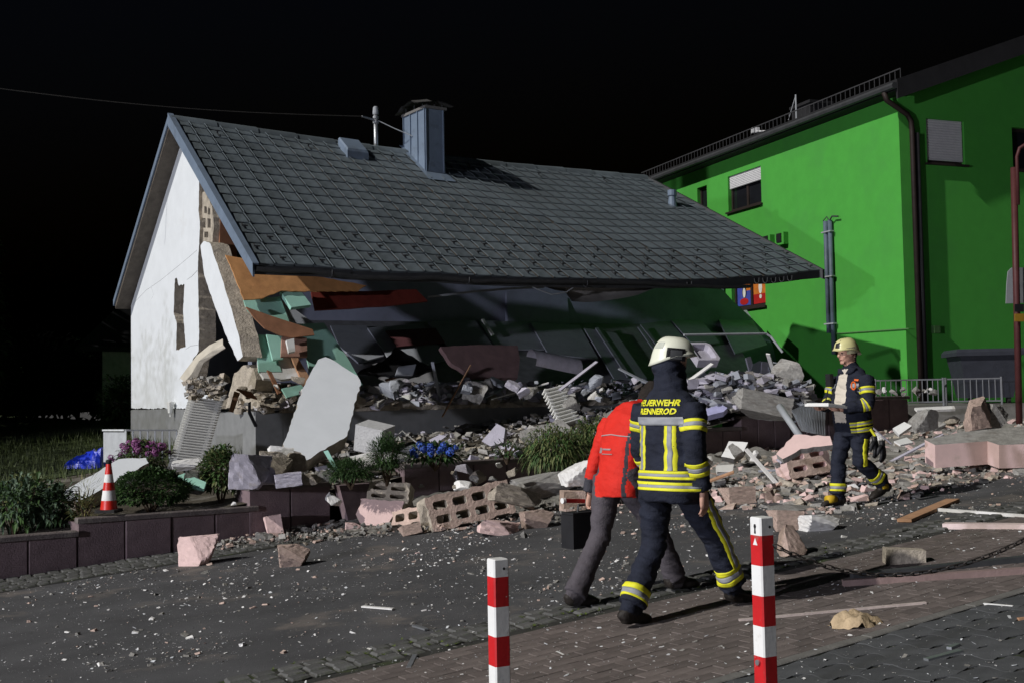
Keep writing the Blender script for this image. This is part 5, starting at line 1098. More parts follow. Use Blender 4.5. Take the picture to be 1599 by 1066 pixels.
# splinters and grit, uncountable
CUB = [(0, 1, 3, 2), (4, 6, 7, 5), (0, 4, 5, 1), (2, 3, 7, 6), (0, 2, 6, 4), (1, 5, 7, 3)]
def scatter(name, label, n, gen, mats, s0, s1, seed, flat=.6, pw=2.2):
    rd = random.Random(seed); mb = MB()
    for i in range(n):
        p = gen(rd); s = s0 + (s1 - s0) * rd.random() ** pw; R = R3('Z', rd.uniform(0, 360)) @ R3('X', rd.uniform(-25, 25)) @ R3('Y', rd.uniform(-25, 25)); ax = (s * rd.uniform(.7, 1.6), s * rd.uniform(.5, 1), s * flat * rd.uniform(.5, 1.2))
        mb.add([p + R @ Vector((a * ax[0] * rd.uniform(.3, .6), b_ * ax[1] * rd.uniform(.3, .6), c * ax[2] * rd.uniform(.3, .6))) for a in (-1, 1) for b_ in (-1, 1) for c in (-1, 1)], CUB, rd.randrange(len(mats)))
    return tag(mb.build(name, mats), label, 'grit', kind='stuff')
def clump(f, k=.9):
    def g(rd):
        while True:
            p = f(rd)
            if rd.random() < .22 + 1.6 * max(0, noise.noise(Vector((p.x * k, p.y * k, 7))) + .25 * noise.noise(Vector((p.x * 4, p.y * 4, 3)))): return p
    return g
def rs(a0, a1, b0, b1): return clump(lambda rd: guv(rd.uniform(a0, a1), rd.uniform(b0, b1), .004))
glassw = mat('glass_splinter', (.62, .64, .65), .25, .1, 5, 0, spec=.6)
scatter('glass_splinters', 'glittering pale glass splinters strewn over the asphalt', 19000, rs(1.0, 14, 4.2, 13), [glassw, whitepl, dust], .004, .028, 1, .2, 9)
scatter('footway_splinters', 'pale splinters strewn over the footway bricks', 5000, lambda rd: guv(rd.uniform(1.8, 10), rd.uniform(3.0, 7.0), .016), [glassw, whitepl, dust], .004, .026, 2, .2, 9)
scatter('mortar_grit', 'grey and pink mortar grit along the wall and before the ruin', 8000, lambda rd: guv(*(lambda a, k: (a, 13.4 - (.6 + 2.2 * min(1, max(0, a - 5) / 3)) * k))(4.6 + 8.4 * rd.random() ** .8, rd.random() ** 1.8), .01 + .08 * rd.random() ** 2), [dust, pinkbrk, concrete, dust, dust], .008, .085, 3, .6, 5)
scatter('street_rubble', 'crushed grey masonry covering the street before the right part of the ruin', 15000, lambda rd: (lambda b_: guv(rd.uniform(9.4, 21), b_, .01 + .14 * rd.random() ** 2 * max(0, min(1, (b_ - 9.5) / 3))))(13.5 - 5.2 * rd.random() ** 2.0), [dust, concrete, concrete, pinkbrk, beigebrk, pinkpl], .010, .17, 4, .55, 4.0)
scatter('loose_crumbs', 'pinkish crumbs thinly strewn on the asphalt', 2400, rs(2, 14, 6.8, 12.5), [pinkbrk, dust, whitepl, dust], .008, .05, 5, .5, 5)
scatter('garden_crumbs', 'grey crumbs covering the garden soil behind the wall', 3600, lambda rd: (lambda p: Vector((p.x, p.y, zgar(p.dot(U), p.dot(V)) + .03 + .05 * rd.random() ** 2)))(uv(rd.uniform(6.2, 16), rd.uniform(13.6, 17.1))), [dust, concrete, concrete, beigebrk, violetcastpl, soil], .012, .16, 6, .55, 4.5)
scatter('floor_edge_rubble', 'small lilac and grey fragments heaped along the broken floor edge', 3600, lambda rd: (lambda a, b_: hw(a, b_, 1.68 + .32 * rd.random() * max(0, 1 - abs(b_ - .55) / .6) + .1 * max(0, b_)))(rd.uniform(.3, 9.6), rd.uniform(-.0, 1.3)), [violetcastpl, concrete, greyboard, beigebrk, violetcastpl], .02, .24, 7, .5, 2.6)
scatter('corner_rubble', 'beige masonry fragments on the broken house corner', 800, lambda rd: hw(rd.uniform(-.05, 1.5), rd.uniform(-.1, .9), 1.62 + .28 * rd.random() ** 1.8), [beigebrk, concrete, whitepl, beigebrk], .02, .2, 8, .6, 2.6)
scatter('radiator_rubble', 'beige fragments above and below the tall radiator', 350, lambda rd: at(rd.uniform(292, 352), rd.choice((rd.uniform(588, 622), rd.uniform(725, 740))), rd.uniform(16.4, 17.1)), [beigebrk, concrete], .02, .16, 9, .6, 2.4)
scatter('right_heap_rubble', 'grey and lilac fragments heaped at the right end of the ruin', 2600, lambda rd: (lambda x: at(x, rd.uniform(598, 652) - 12 * math.sin((x - 1060) / 60), rd.uniform(18.4, 19.8)))(rd.uniform(1060, 1262)), [concrete, violetcastpl, greyboard, concrete], .02, .26, 10, .5, 2.6)
# splintered laths and bent sheets in the heaps
rdl = random.Random(21)
for k in range(26):
    zone = k % 3; c = at(rdl.uniform(620, 1000), rdl.uniform(578, 612), rdl.uniform(18.8, 20.3)) if zone == 0 else at(rdl.uniform(1060, 1250), rdl.uniform(585, 640), rdl.uniform(18.3, 19.3)) if zone == 1 else guv(rdl.uniform(10, 16), rdl.uniform(10.5, 13.2), .16)
    d = Vector((rdl.uniform(-1, 1), rdl.uniform(-.4, .4), rdl.uniform(-.25, .45))).normalized() * rdl.uniform(.2, .55); m = MB(); m.bar(c - d, c + d, rdl.uniform(.02, .09), .02, upv=Vector((rdl.uniform(-.3, .3), -.4, 1)).normalized()); mm_ = rdl.choice([violetcastpl, greyboard, timber, whitepl])
    tag(m.build('splintered_lath', mm_), {'violet_cast_plaster': 'lilac', 'grey_board': 'dark grey', 'raw_timber': 'brown', 'white_plaster': 'white'}[mm_.name] + ' splintered lath ' + ('in the rubble along the floor edge', 'in the heap at the right end of the ruin', 'among the stones between the firefighters')[zone], 'lath', 'splintered laths')
# weeds in gutter joints
mb = MB(); rdw = random.Random(6)
for k in range(70):
    c = guv(rdw.uniform(2.2, 8), rdw.choice((6.66, 6.8, 6.95, 7.08)) + rdw.uniform(-.02, .02), .01)
    for j in range(14): an = rdw.uniform(0, 6.28); l = rdw.uniform(.01, .035); d = Vector((math.cos(an), math.sin(an), .5)) * l; s = Vector((-math.sin(an), math.cos(an), 0)) * .004; mb.add([c - s, c + s, c + d], [(0, 1, 2)])
tag(mb.build('gutter_weeds', leafm('weed', (.10, .14, .02))), 'tiny yellow green weeds and moss in the gutter joints', 'weeds', kind='stuff')
# ================================================================== PEOPLE
navy = mat('navy_cloth', (.014, .017, .03), .85, .3, 9, .5, 90); navyl = mat('navy_panel', (.022, .032, .06), .85, .25, 9, .5, 90)
greyt = mat('grey_trousers', (.085, .075, .085), .9, .2, 8, .5, 80); redj = mat('red_softshell', (.62, .022, .012), .75, .1, 8, .35, 60)
darkg = mat('dark_grey_cloth', (.05, .05, .06), .9, .2, 8, .4, 80); boot = mat('boot_leather', (.022, .018, .015), .6, .4, 10, .4, 50, col2=(.09, .07, .05), c2=(.55, .75), c2s=8)
bootY = mat('boot_yellow', (.55, .36, .02), .6); skin = mat('skin', (.52, .30, .22), .55, .12, 12, .15, 60, spec=.4); hairm = mat('dark_hair', (.018, .013, .01), .7, .3, 40, .6, 120)
yel = mat('fluorescent_yellow', (.72, .70, .03), .6, .08, 10, .15, 90); silv = mat('reflective_grey', (.28, .29, .31), .5, .1, 10, .1, 90); shirt = mat('cream_shirt', (.60, .54, .45), .9, .1, 8, .4, 60)
helm1 = mat('helmet_cream', (.72, .73, .60), .35, .05, 8, .03, spec=.5); helm2 = mat('helmet_yellow', (.66, .62, .30), .35, .05, 8, .03, spec=.5); glossk = mat('gloss_black', (.012, .012, .013), .25, .1, spec=.6); orangem = mat('orange_tab', (.8, .15, .02), .6)
def ringpts(c, ax, ay, n=20, pw=2.3):
    out = []
    for j in range(n):
        t = 2 * math.pi * j / n; ct, st = math.cos(t), math.sin(t); k = (abs(ct) ** pw + abs(st) ** pw) ** (-1 / pw); out.append(c + ax * (ct * k) + ay * (st * k))
    return out
class Human:
    def __init__(s, loc, heading, scale=1.0):
        h = R_(heading); s.fwd = Vector((math.sin(h), math.cos(h), 0)); s.right = Vector((math.cos(h), -math.sin(h), 0)); s.o = Vector(loc); s.k = scale; s.mb = MB(); s.samples = []; s.lofts = {}
    def P(s, x, y, z): return s.o + (s.right * x + s.fwd * y + Z * z) * s.k
    def D(s, x, y, z): return s.right * x + s.fwd * y + Z * z
    def limb(s, name, pts, mats, ref=None, n=20):
        """pts: list of (x,y,z, a, b): a half-width along ref, b along the other axis; mats: list of (tmax, material index)"""
        C = [s.P(*p[:3]) for p in pts]; rings = []; fr = []
        for i, c in enumerate(C):
            t = (C[min(i + 1, len(C) - 1)] - C[max(i - 1, 0)]).normalized(); r = s.D(*(ref or (1, 0, 0))); ax = (r - t * r.dot(t)).normalized(); ay = t.cross(ax)
            ax = ax * pts[i][3] * s.k; ay = ay * pts[i][4] * s.k; rings.append(ringpts(c, ax, ay, n)); fr.append((c, ax, ay))
        s.mb.loft(rings); s.lofts[name] = fr
        L = [0]
        for i in range(1, len(C)): L.append(L[-1] + (C[i] - C[i - 1]).length)
        for i in range(len(C) - 1):
            for q in range(5):
                f = q / 5; t = (L[i] + (L[i + 1] - L[i]) * f) / L[-1]; rad = (fr[i][1].length + fr[i][2].length) / 2 * (1 - f) + (fr[i + 1][1].length + fr[i + 1][2].length) / 2 * f
                mi = next(m_ for tm, m_ in mats if t <= tm); s.samples.append((C[i].lerp(C[i + 1], f), rad, mi))
        s.samples.append((C[-1], (fr[-1][1].length + fr[-1][2].length) / 2, mats[-1][1]))
    def bake(s, mats, vox=.0095, wr=.008, seed=0, rules=None):
        me = bpy.data.meshes.new('tmp'); me.from_pydata(s.mb.v, [], s.mb.f); ob = bpy.data.objects.new('tmp', me); scene.collection.objects.link(ob)
        md = ob.modifiers.new('r', 'REMESH'); md.mode = 'VOXEL'; md.voxel_size = vox; sm = ob.modifiers.new('s', 'SMOOTH'); sm.iterations = 4; sm.factor = .5
        dg = bpy.context.evaluated_depsgraph_get(); dg.update(); m2 = bpy.data.meshes.new_from_object(ob.evaluated_get(dg)); bpy.data.objects.remove(ob); bpy.data.meshes.remove(me)
        V_ = [v.co.copy() for v in m2.vertices]; N_ = [v.normal.copy() for v in m2.vertices]; Fs = [tuple(p.vertices) for p in m2.polygons]; bpy.data.meshes.remove(m2)
        A = np.array([tuple(x[0]) for x in s.samples]); Rr = np.array([x[1] for x in s.samples]); Mi = [x[2] for x in s.samples]
        Pn = np.array([tuple(v) for v in V_]); near = np.empty(len(Pn), int)
        for i in range(0, len(Pn), 2000): near[i:i + 2000] = ((np.linalg.norm(Pn[i:i + 2000, None] - A[None], axis=2)) / Rr[None]).argmin(1)
        for i, v in enumerate(V_):
            if Mi[near[i]] != 0:
                l = v - s.o; w = wr * (noise.noise(Vector((l.x * 7, l.y * 7, l.z * 17 + 3 * l.x + seed))) + .55 * noise.noise(Vector((l.x * 16, l.y * 16, l.z * 40 + 9 * l.x + seed))) - .5 * abs(noise.noise(Vector((l.x * 11, l.y * 11, l.z * 22 - 6 * l.y + seed))))); V_[i] = v + N_[i] * w
        s.V, s.F = V_, Fs; s.mi = []
        for f in Fs:
            m_ = Mi[near[f[0]]]
            if rules:
                c = (V_[f[0]] + V_[f[2]]) / 2 - s.o; m_ = rules(Vector((c.dot(s.right), c.dot(s.fwd), c.z)) / s.k, m_)
            s.mi.append(m_)
        s.bvh = BVHTree.FromPolygons(V_, Fs); s.mats = mats
    def finish(s, root, extra=None):
        mb = MB(); mb.v = s.V; mb.f = list(s.F); mb.m = list(s.mi)
        if extra: mb.add(extra.v, extra.f, 0)
        return mb.build('body', s.mats, root, smooth=True)
    def ringat(s, name, t):
        fr = s.lofts[name]; x = t * (len(fr) - 1); i = min(int(x), len(fr) - 2); f = x - i; return [fr[i][k].lerp(fr[i + 1][k], f) for k in range(3)]
    def band(s, root, name, t0, t1, m_, a0=0, a1=360, off=.004, n=40, pname='reflective_stripe', lim=1.45, ns=3):
        rows = []
        for q in range(ns + 1):
            c, ax, ay = s.ringat(name, t0 + (t1 - t0) * q / ns); row = []
            for j in range(n + 1):
                a = R_(a0 + (a1 - a0) * j / n); d = ax * math.cos(a) + ay * math.sin(a); r = d.length; dn = d.normalized(); h = s.bvh.ray_cast(c, dn)
                k = h[3] if h[0] is not None and h[3] < r * lim else r * 1.0; row.append(c + dn * (k + off))
            rows.append(row)
        mb = MB(); inner = lambda row, c: [p + (c - p).normalized() * .008 for p in row]
        c0 = s.ringat(name, t0)[0]; c1 = s.ringat(name, t1)[0]
        mb.loft([inner(rows[0], c0)] + rows + [inner(rows[-1], c1)], cap=False, closed=False); return mb.build(pname, m_, root, smooth=True)
    def stripe3(s, root, name, t0, t1, **k):
        d = (t1 - t0) / 3; s.band(root, name, t0, t0 + d, yel, **k); s.band(root, name, t0 + d, t0 + 2 * d, silv, **k); s.band(root, name, t0 + 2 * d, t1, yel, **k)
    def patch(s, root, pts, m_, dirv, off=.005, pname='reflective_stripe', sub=10, w=.03):
        """ribbon through local points, projected on the body along dirv"""
        d = s.D(*dirv).normalized(); C = [s.P(*p) for p in pts]; line = []
        for i in range(len(C) - 1):
            for q in range(sub): line.append(C[i].lerp(C[i + 1], q / sub))
        line.append(C[-1]); rows = []
        for i, c in enumerate(line):
            t = (line[min(i + 1, len(line) - 1)] - line[max(0, i - 1)]).normalized(); sd = t.cross(d).normalized(); row = []
            for e in (-1, -.5, 0, .5, 1):
                o = c + sd * (w * e * s.k / 2) - d * .8; h = s.bvh.ray_cast(o, d); row.append((h[0] if h[0] is not None and abs(h[3] - .8) < .3 else c + sd * (w * e * s.k / 2)) - d * off)
            rows.append([row[0] + d * .008] + row + [row[-1] + d * .008])
        mb = MB(); mb.loft(rows, cap=False, closed=False); return mb.build(pname, m_, root, smooth=True)
def leg(h, nm, hip, knee, ankle, toe, mt, mb_, thick=1.0, hemz=None, cuff=.9):
    hx, hy, hz = hip; k = Vector(knee); a = Vector(ankle); H_ = Vector(hip); T = thick
    q = lambda p, w, d: (p.x, p.y, p.z, w * T, d * T)
    h.limb(nm, [q(H_ + Vector((0, 0, .06)), .095, .105), q(H_.lerp(k, .2), .098, .108), q(H_.lerp(k, .5), .088, .096), q(H_.lerp(k, .82), .075, .082), q(k, .072, .078), q(k.lerp(a, .25), .073, .08), q(k.lerp(a, .55), .073, .08), q(k.lerp(a, .8), .076, .084), q(k.lerp(a, cuff), .078, .088)], [(1, mt)])
    t = Vector(toe); f = (t - a); f.z = 0; fl = f.length; f.normalize(); hl = a - f * .06
    h.limb(nm + '_boot', [(k.lerp(a, .72).x, k.lerp(a, .72).y, k.lerp(a, .72).z, .055, .06), (a.x, a.y, a.z + .03, .052, .06), (a.x - f.x * .005, a.y - f.y * .005, a.z - .02, .05, .068)], [(1, mb_)])
    zt = t.z
    dz = (zt - (a.z - .07))
    pts = []
    for u_, w, hh in ((-.085, .03, .04), (-.06, .043, .055), (0, .046, .06), (.06, .047, .052), (.12, .052, .042), (.17, .05, .036), (.205, .038, .028), (.22, .02, .016)):
        p = a + f * u_; kz = (u_ + .08) / .3; pts.append((p.x, p.y, a.z - .085 + hh + dz * kz, w, hh))
    side = f.cross(Vector((0, 0, 1))); h.limb(nm + '_foot', pts, [(1, mb_)], ref=tuple(side))
def arm(h, nm, sh, el, wr, mt, T=1.0):
    S_, E, W = Vector(sh), Vector(el), Vector(wr); q = lambda p, w: (p.x, p.y, p.z, w * T, w * 1.08 * T)
    h.limb(nm, [q(S_ + (S_ - E).normalized() * .03, .06), q(S_.lerp(E, .1), .076), q(S_.lerp(E, .4), .07), q(S_.lerp(E, .8), .062), q(E, .06), q(E.lerp(W, .3), .06), q(E.lerp(W, .7), .052), q(E.lerp(W, 1.0), .046)], [(.80, 1), (1, 4)] if mt == 14 else [(1, mt)])
def hand(h, out, wr, dr, pn, side, curl=25, sc=1.0, glove=1.0):
    """palm + five fingers; dr finger direction, pn palm normal, side = direction of the thumb side"""
    W = h.P(*wr); d = h.D(*dr).normalized(); n = h.D(*pn); n = (n - d * n.dot(d)).normalized(); t = d.cross(n).normalized()
    if t.dot(h.D(*side)) < 0: t = -t
    s = .095 * sc * h.k
    out.loft([ringpts(W + d * (u_ * s), t * (w * s), n * (th * s), 12, 2.6) for u_, w, th in ((-.35, .29, .24), (0, .30, .22), (.35, .42, .2), (.75, .47, .17), (1.0, .45, .14))])
    for k, (o, L, r) in enumerate(((.34, .78, .098), (.115, .88, .102), (-.115, .82, .098), (-.33, .64, .085))):
        p = W + d * (s * .95) + t * (o * s); dd = d.copy(); pts = [p - dd * (.15 * s)]; rs = [r * s * glove]
        for j, fl in enumerate((.45, .32, .25)):
            q = Quaternion(d.cross(n), R_(curl * (j + .6))); a = d.copy(); a.rotate(q); pts.append(pts[-1] + a * (L * s * fl)); rs.append(r * s * (1, .93, .75)[j] * glove)
        out.tube(pts, rs, 8)
    p = W + d * (s * .2) + t * (s * .33); a = (d * .75 + t * .6 + n * .35).normalized(); b = (d * .95 + t * .1 + n * .3).normalized()
    out.tube([p - a * .1 * s, p + a * (.4 * s), p + a * (.4 * s) + b * (.32 * s), p + a * (.4 * s) + b * (.5 * s)], [.14 * s * glove, .125 * s * glove, .11 * s * glove, .07 * s * glove], 8)
def head(h, c, yaw, pitch_=0, face=True):
    """continuous with the neck; c = head centre (local), yaw right positive"""
    R = R3('Z', -yaw) @ R3('X', pitch_); c = Vector(c); D = lambda v: tuple(c + R @ Vector(v))
    rows = [(-.118, .02, .035, .04), (-.10, .012, .052, .062), (-.07, .004, .064, .08), (-.03, 0, .071, .09), (.02, -.004, .075, .096), (.06, -.008, .074, .095), (.09, -.01, .06, .08), (.112, -.012, .03, .045)]
    ref = tuple(R @ Vector((1, 0, 0)))
    h.limb('head', [(*D((0, y, z)), w, d) for z, y, w, d in rows], [(1, 0)], ref=ref)
    if face:
        h.limb('nose', [(*D((0, .085, .018)), .011, .012), (*D((0, .1, .0)), .013, .016), (*D((0, .112, -.022)), .018, .018), (*D((0, .098, -.036)), .014, .012)], [(1, 0)], ref=ref)
        h.limb('brow', [(*D((x, .082 - abs(x) * .35, .032)), .012, .012) for x in (-.05, -.02, .02, .05)], [(1, 0)], ref=(0, 0, 1))
        h.limb('chin', [(*D((x, .082 - abs(x) * .5, -.098)), .02, .018) for x in (-.03, 0, .03)], [(1, 0)], ref=(0, 0, 1))
        h.limb('lips', [(*D((x, .094 - abs(x) * .5, -.062)), .012, .010) for x in (-.026, 0, .026)], [(1, 0)], ref=(0, 0, 1))
        for sx in (-1, 1): h.limb('ear%d' % sx, [(*D((sx * .076, -.012, -.03)), .008, .014), (*D((sx * .083, -.016, .0)), .009, .02), (*D((sx * .08, -.016, .03)), .008, .016)], [(1, 0)], ref=ref); h.limb('cheek%d' % sx, [(*D((sx * .042, .058, -.02)), .022, .022), (*D((sx * .04, .06, -.04)), .02, .02)], [(1, 0)], ref=ref)
    return R, D
def facedetail(h, D, root):
    for sx in (-1, 1):
        m = MB(); p = h.P(*D((sx * .032, .083, .008))); dv = (h.P(*D((sx * .032, .2, .008))) - p).normalized()
        r = dv.cross(Z).normalized(); m.loft([ringpts(p + dv * .002, r * .016, Z * .008, 10), ringpts(p + dv * .006, r * .009, Z * .005, 10)]); m.build('eye', mat('eye_dark', (.03, .02, .018), .3), root)
    m = MB(); m.tube([h.P(*D((x, .1055 - abs(x) * .55, -.063))) for x in (-.022, -.01, 0, .01, .022)], .0035, 6); m.build('mouth', mat('lip_line', (.25, .08, .07), .6), root)
def helmet(h, D, root, m_, style):
    hm = tag(link('helmet', None, h.P(*D((0, 0, .05))), root))
    mb = MB(); rows = []; n = 32
    def prof(az):   # lower edge height by azimuth (0 front)
        c = math.cos(az); return .028 + .02 * c if c > 0 else .028 + .075 * c
    for i in range(13):
        row = []
        for j in range(n):
            az = 2 * math.pi * j / n; lo = prof(az); el = i / 12; top = .166
            z = lo + (top - lo) * math.sin(el * math.pi / 2); rr = math.cos(el * math.pi / 2) ** .72
            fl = 1 + (.10 if i == 0 else .03 if i == 1 else 0) * (1.6 if math.cos(az) > .5 else .7)
            ridge = .006 * math.exp(-(math.sin(az) / .3) ** 2) * math.sin(el * math.pi)
            row.append(h.P(*D((math.sin(az) * .115 * rr * fl, (-.01 + math.cos(az) * .149 * rr * fl), z + ridge))))
        rows.append(row)
    mb.loft(rows); mb.build('shell', m_, hm, smooth=True)
    def surf(az, z0, z1, aw, mm, nm, k=1.03):
        b = MB(); rws = []
        for q in range(4):
            z = z0 + (z1 - z0) * q / 3; r = []
            for j in range(7):
                a = az + aw * (j / 6 - .5); lo = prof(a); ss = max(0, min(1, (z - lo) / (.166 - lo))); rr = math.sqrt(max(0, 1 - ss * ss)) ** .72 * k; r.append(h.P(*D((math.sin(a) * .115 * rr, -.01 + math.cos(a) * .149 * rr, z))))
            rws.append(r)
        b.loft(rws, cap=False, closed=False); b.build(nm, mm, hm, smooth=True)
    if style == 1:
        surf(R_(90), -.0, .085, R_(52), glossk, 'side_panel'); surf(R_(90), .01, .07, R_(30), darktrim, 'lamp_mount', 1.06); surf(R_(-90), -.0, .085, R_(52), glossk, 'side_panel')
        surf(R_(196), -.03, .03, R_(22), black, 'rear_clip', 1.05); surf(R_(150), .075, .12, R_(40), mat('pale_decal', (.5, .52, .45)), 'decal', 1.015)
    else:
        surf(R_(-15), .05, .15, R_(26), black, 'front_plate', 1.04); surf(R_(84), -.01, .06, R_(50), black, 'side_panel', 1.03); surf(R_(-84), -.01, .06, R_(50), mat('helmet_side', (.3, .28, .18)), 'side_panel', 1.03)
    return hm
def textmesh(txt, size):
    cu = bpy.data.curves.new('t', 'FONT'); cu.body = txt; cu.size = size; cu.align_x = 'CENTER'; cu.space_character = 1.0; cu.offset = size * .035; cu.resolution_u = 2
    ob = bpy.data.objects.new('t', cu); scene.collection.objects.link(ob); dg = bpy.context.evaluated_depsgraph_get(); dg.update(); me = bpy.data.meshes.new_from_object(ob.evaluated_get(dg)); bpy.data.objects.remove(ob)
    bm = bmesh.new(); bm.from_mesh(me); bmesh.ops.triangulate(bm, faces=bm.faces); bmesh.ops.subdivide_edges(bm, edges=[e for e in bm.edges if e.calc_length() > .025], cuts=2); bmesh.ops.triangulate(bm, faces=bm.faces); bm.verts.index_update()
    v = [x.co.copy() for x in bm.verts]; f = [tuple(q.index for q in p.verts) for p in bm.faces]; bm.free(); bpy.data.meshes.remove(me); return v, f
def lettering(h, root, txt, size, x, z, m_, xs=1.0):
    v, f = textmesh(txt, size); mb = MB(); d = h.fwd; out = []
    for p in v:
        q = h.P(x + p.x * xs, -.9, z + p.y); hit = h.bvh.ray_cast(q, d); out.append((hit[0] if hit[0] is not None else h.P(x + p.x, -.15, z + p.y)) - d * .006)
    mb.add(out, f); return mb.build('lettering', m_, root)

def torso(h, rows, m_, ref=(1, 0, 0)): h.limb('torso', rows, m_, ref=ref, n=28)
# ---------------------------------------------------------------- firefighter seen from behind
fp = ground(1052, 968)
h = Human(fp, 47, 1.0)
p1 = thing('person', fp, 'firefighter seen from behind walking right in navy jacket with yellow lettering and cream helmet', 'person')
# local ground height along the stride
def gl(h, x, y): p = h.P(x, y, 0); return (gz(p.x, p.y) - h.o.z) / h.k
L0, R0 = (-.10, -.33), (.14, .50)
zl_, zr_ = gl(h, *L0), gl(h, *R0)
leg(h, 'legL', (-.10, -.03, .93), (-.115, -.05, .50), (L0[0], L0[1] + .0, zl_ + .115), (L0[0] - .02, L0[1] + .2, zl_ + .03), 2, 3, 1.12)
leg(h, 'legR', (.11, .02, .93), (.135, .30, .53), (R0[0], R0[1], zr_ + .12), (R0[0] + .02, R0[1] + .2, zr_ + .03), 2, 3, 1.14)
torso(h, [(0, -.01, .80, .215, .165), (0, -.01, .86, .235, .175), (0, 0, .95, .23, .165), (0, .0, 1.08, .212, .15), (0, 0, 1.2, .22, .152), (0, .01, 1.34, .23, .152), (0, .015, 1.44, .218, .135), (0, .02, 1.51, .17, .11), (0, .025, 1.56, .085, .085), (0, .03, 1.60, .07, .075)], [(1, 1)])
arm(h, 'armR', (.225, .0, 1.42), (.265, -.06, 1.14), (.255, .02, .885), 1, 1.1)
arm(h, 'armL', (-.225, .0, 1.42), (-.28, .02, 1.15), (-.28, .16, .93), 1, 1.1)
Rh, D = head(h, (0, .065, 1.735), 38, -6, False)
# hood / neck flap
h.limb('hood', [(0, .02, 1.52, .12, .11), (0, .035, 1.58, .108, .112), (*D((0, -.02, -.10)), .10, .115), (*D((0, -.035, -.03)), .10, .12), (*D((0, -.03, .03)), .09, .10)], [(1, 1)])
h.bake([skin, navy, navy, boot], wr=.014, seed=1)
ex = MB(); hand(h, ex, (.255, .03, .86), (-.02, .12, -1), (-1, -.1, 0), (0, 1, 0), 18, 1.05)
h.finish(p1, ex)
m = MB(); hand(h, m, (-.28, .17, .90), (.02, .2, -1), (1, 0, 0), (0, 1, 0), 24, 1.1, 1.25); m.build('glove', black, p1, smooth=True)
helmet(h, D, p1, helm1, 1)
# back panel, stripes, lettering
for z0, z1 in ((.24, .31), (.345, .405)): pass
zt = lambda z: (lambda rows: next((i + (z - rows[i]) / (rows[i + 1] - rows[i])) / (len(rows) - 1) for i in range(len(rows) - 1) if rows[i] <= z <= rows[i + 1]))([.80, .86, .95, 1.08, 1.2, 1.34, 1.44, 1.51, 1.56, 1.60])
for z in (.868, .945): h.stripe3(p1, 'torso', zt(z), zt(z + .058), lim=1.3)
for x in (-.135, .115): h.patch(p1, [(x, -.2, 1.01), (x, -.2, 1.2), (x, -.2, 1.305)], yel, (0, 1, 0), w=.085, off=.004); h.patch(p1, [(x, -.2, 1.01), (x, -.2, 1.2), (x, -.2, 1.305)], silv, (0, 1, 0), w=.034, off=.007)
h.patch(p1, [(-.20, -.2, 1.335), (0, -.2, 1.335), (.20, -.2, 1.335)], silv, (0, 1, 0), w=.055, off=.006)
lettering(h, p1, 'FEUERWEHR', .056, 0, 1.438, yel, 1.05); lettering(h, p1, 'RENNEROD', .054, 0, 1.382, yel, 1.08)
for nm in ('armR', 'armL'): h.stripe3(p1, nm, .24, .345); h.stripe3(p1, nm, .70, .83)
h.stripe3(p1, 'legL', .80, .92); h.stripe3(p1, 'legR', .74, .87)
h.patch(p1, [(.3, .12, .80), (.3, .24, .62), (.3, .36, .45), (.3, .42, .33)], yel, (-1, 0, 0), w=.085, off=.004); h.patch(p1, [(.3, .12, .80), (.3, .24, .62), (.3, .36, .45), (.3, .42, .33)], silv, (-1, 0, 0), w=.032, off=.007)
# ---------------------------------------------------------------- person in red jacket
rp_ = ground(979, 938)
h = Human(rp_, 55, .98)
p2 = thing('person', rp_, 'person in bright red jacket and grey trousers walking bent behind the firefighter', 'person')
L0, R0 = (-.09, -.42), (.10, .40)
zl_, zr_ = gl(h, *L0), gl(h, *R0)
leg(h, 'legL', (-.10, -.08, .88), (-.105, -.16, .48), (L0[0], L0[1], zl_ + .12), (L0[0], L0[1] + .2, zl_ + .03), 2, 3, 1.02, cuff=1.0)
leg(h, 'legR', (.10, -.03, .88), (.11, .22, .52), (R0[0], R0[1], zr_ + .12), (R0[0] + .01, R0[1] + .2, zr_ + .04), 2, 3, 1.02, cuff=1.0)
torso(h, [(0, -.05, .79, .195, .15), (0, -.05, .86, .2, .155), (0, -.035, .97, .19, .145), (0, -.01, 1.10, .2, .145), (0, .03, 1.24, .22, .145), (0, .07, 1.35, .21, .125), (0, .10, 1.41, .15, .10), (0, .16, 1.425, .075, .075), (0, .22, 1.445, .06, .065)], [(1, 1)])
arm(h, 'armL', (-.225, .06, 1.33), (-.30, -.02, 1.05), (-.33, -.08, .80), 14, 1.0); arm(h, 'armR', (.225, .06, 1.33), (.27, .16, 1.04), (.22, .34, .90), 1, 1.0)
Rh, D = head(h, (0, .30, 1.51), 12, -42)
h.limb('hair', [(*D((0, -.02, -.075)), .06, .075), (*D((0, -.022, -.03)), .078, .09), (*D((0, -.02, .03)), .083, .1), (*D((0, -.015, .08)), .075, .095), (*D((0, -.012, .118)), .04, .055)], [(1, 5)])
def rr(c, m_):
    if m_ == 1 and c.z < .785: return 2
    if m_ == 1 and (.15 < c.x < .17 and c.z < 1.26 and c.y < -.02): return 4
    return m_
h.bake([skin, redj, greyt, boot, darkg, hairm], wr=.008, seed=5, rules=rr)
ex = MB(); hand(h, ex, (-.335, -.06, .775), (0, .0, -1), (1, 0, 0), (0, 1, 0), 62, 1.0); hand(h, ex, (.22, .42, .885), (0, .5, -.8), (-1, 0, 0), (0, 1, .5), 35, 1.0)
h.finish(p2, ex); facedetail(h, D, p2)
gm = mat('grey_print', (.30, .24, .24), .7)
h.patch(p2, [(-.17, -.1, 1.235), (0, -.1, 1.25), (.17, -.1, 1.235)], mat('grey_piping', (.35, .30, .30), .6), (0, 1, 0), w=.007, pname='piping')
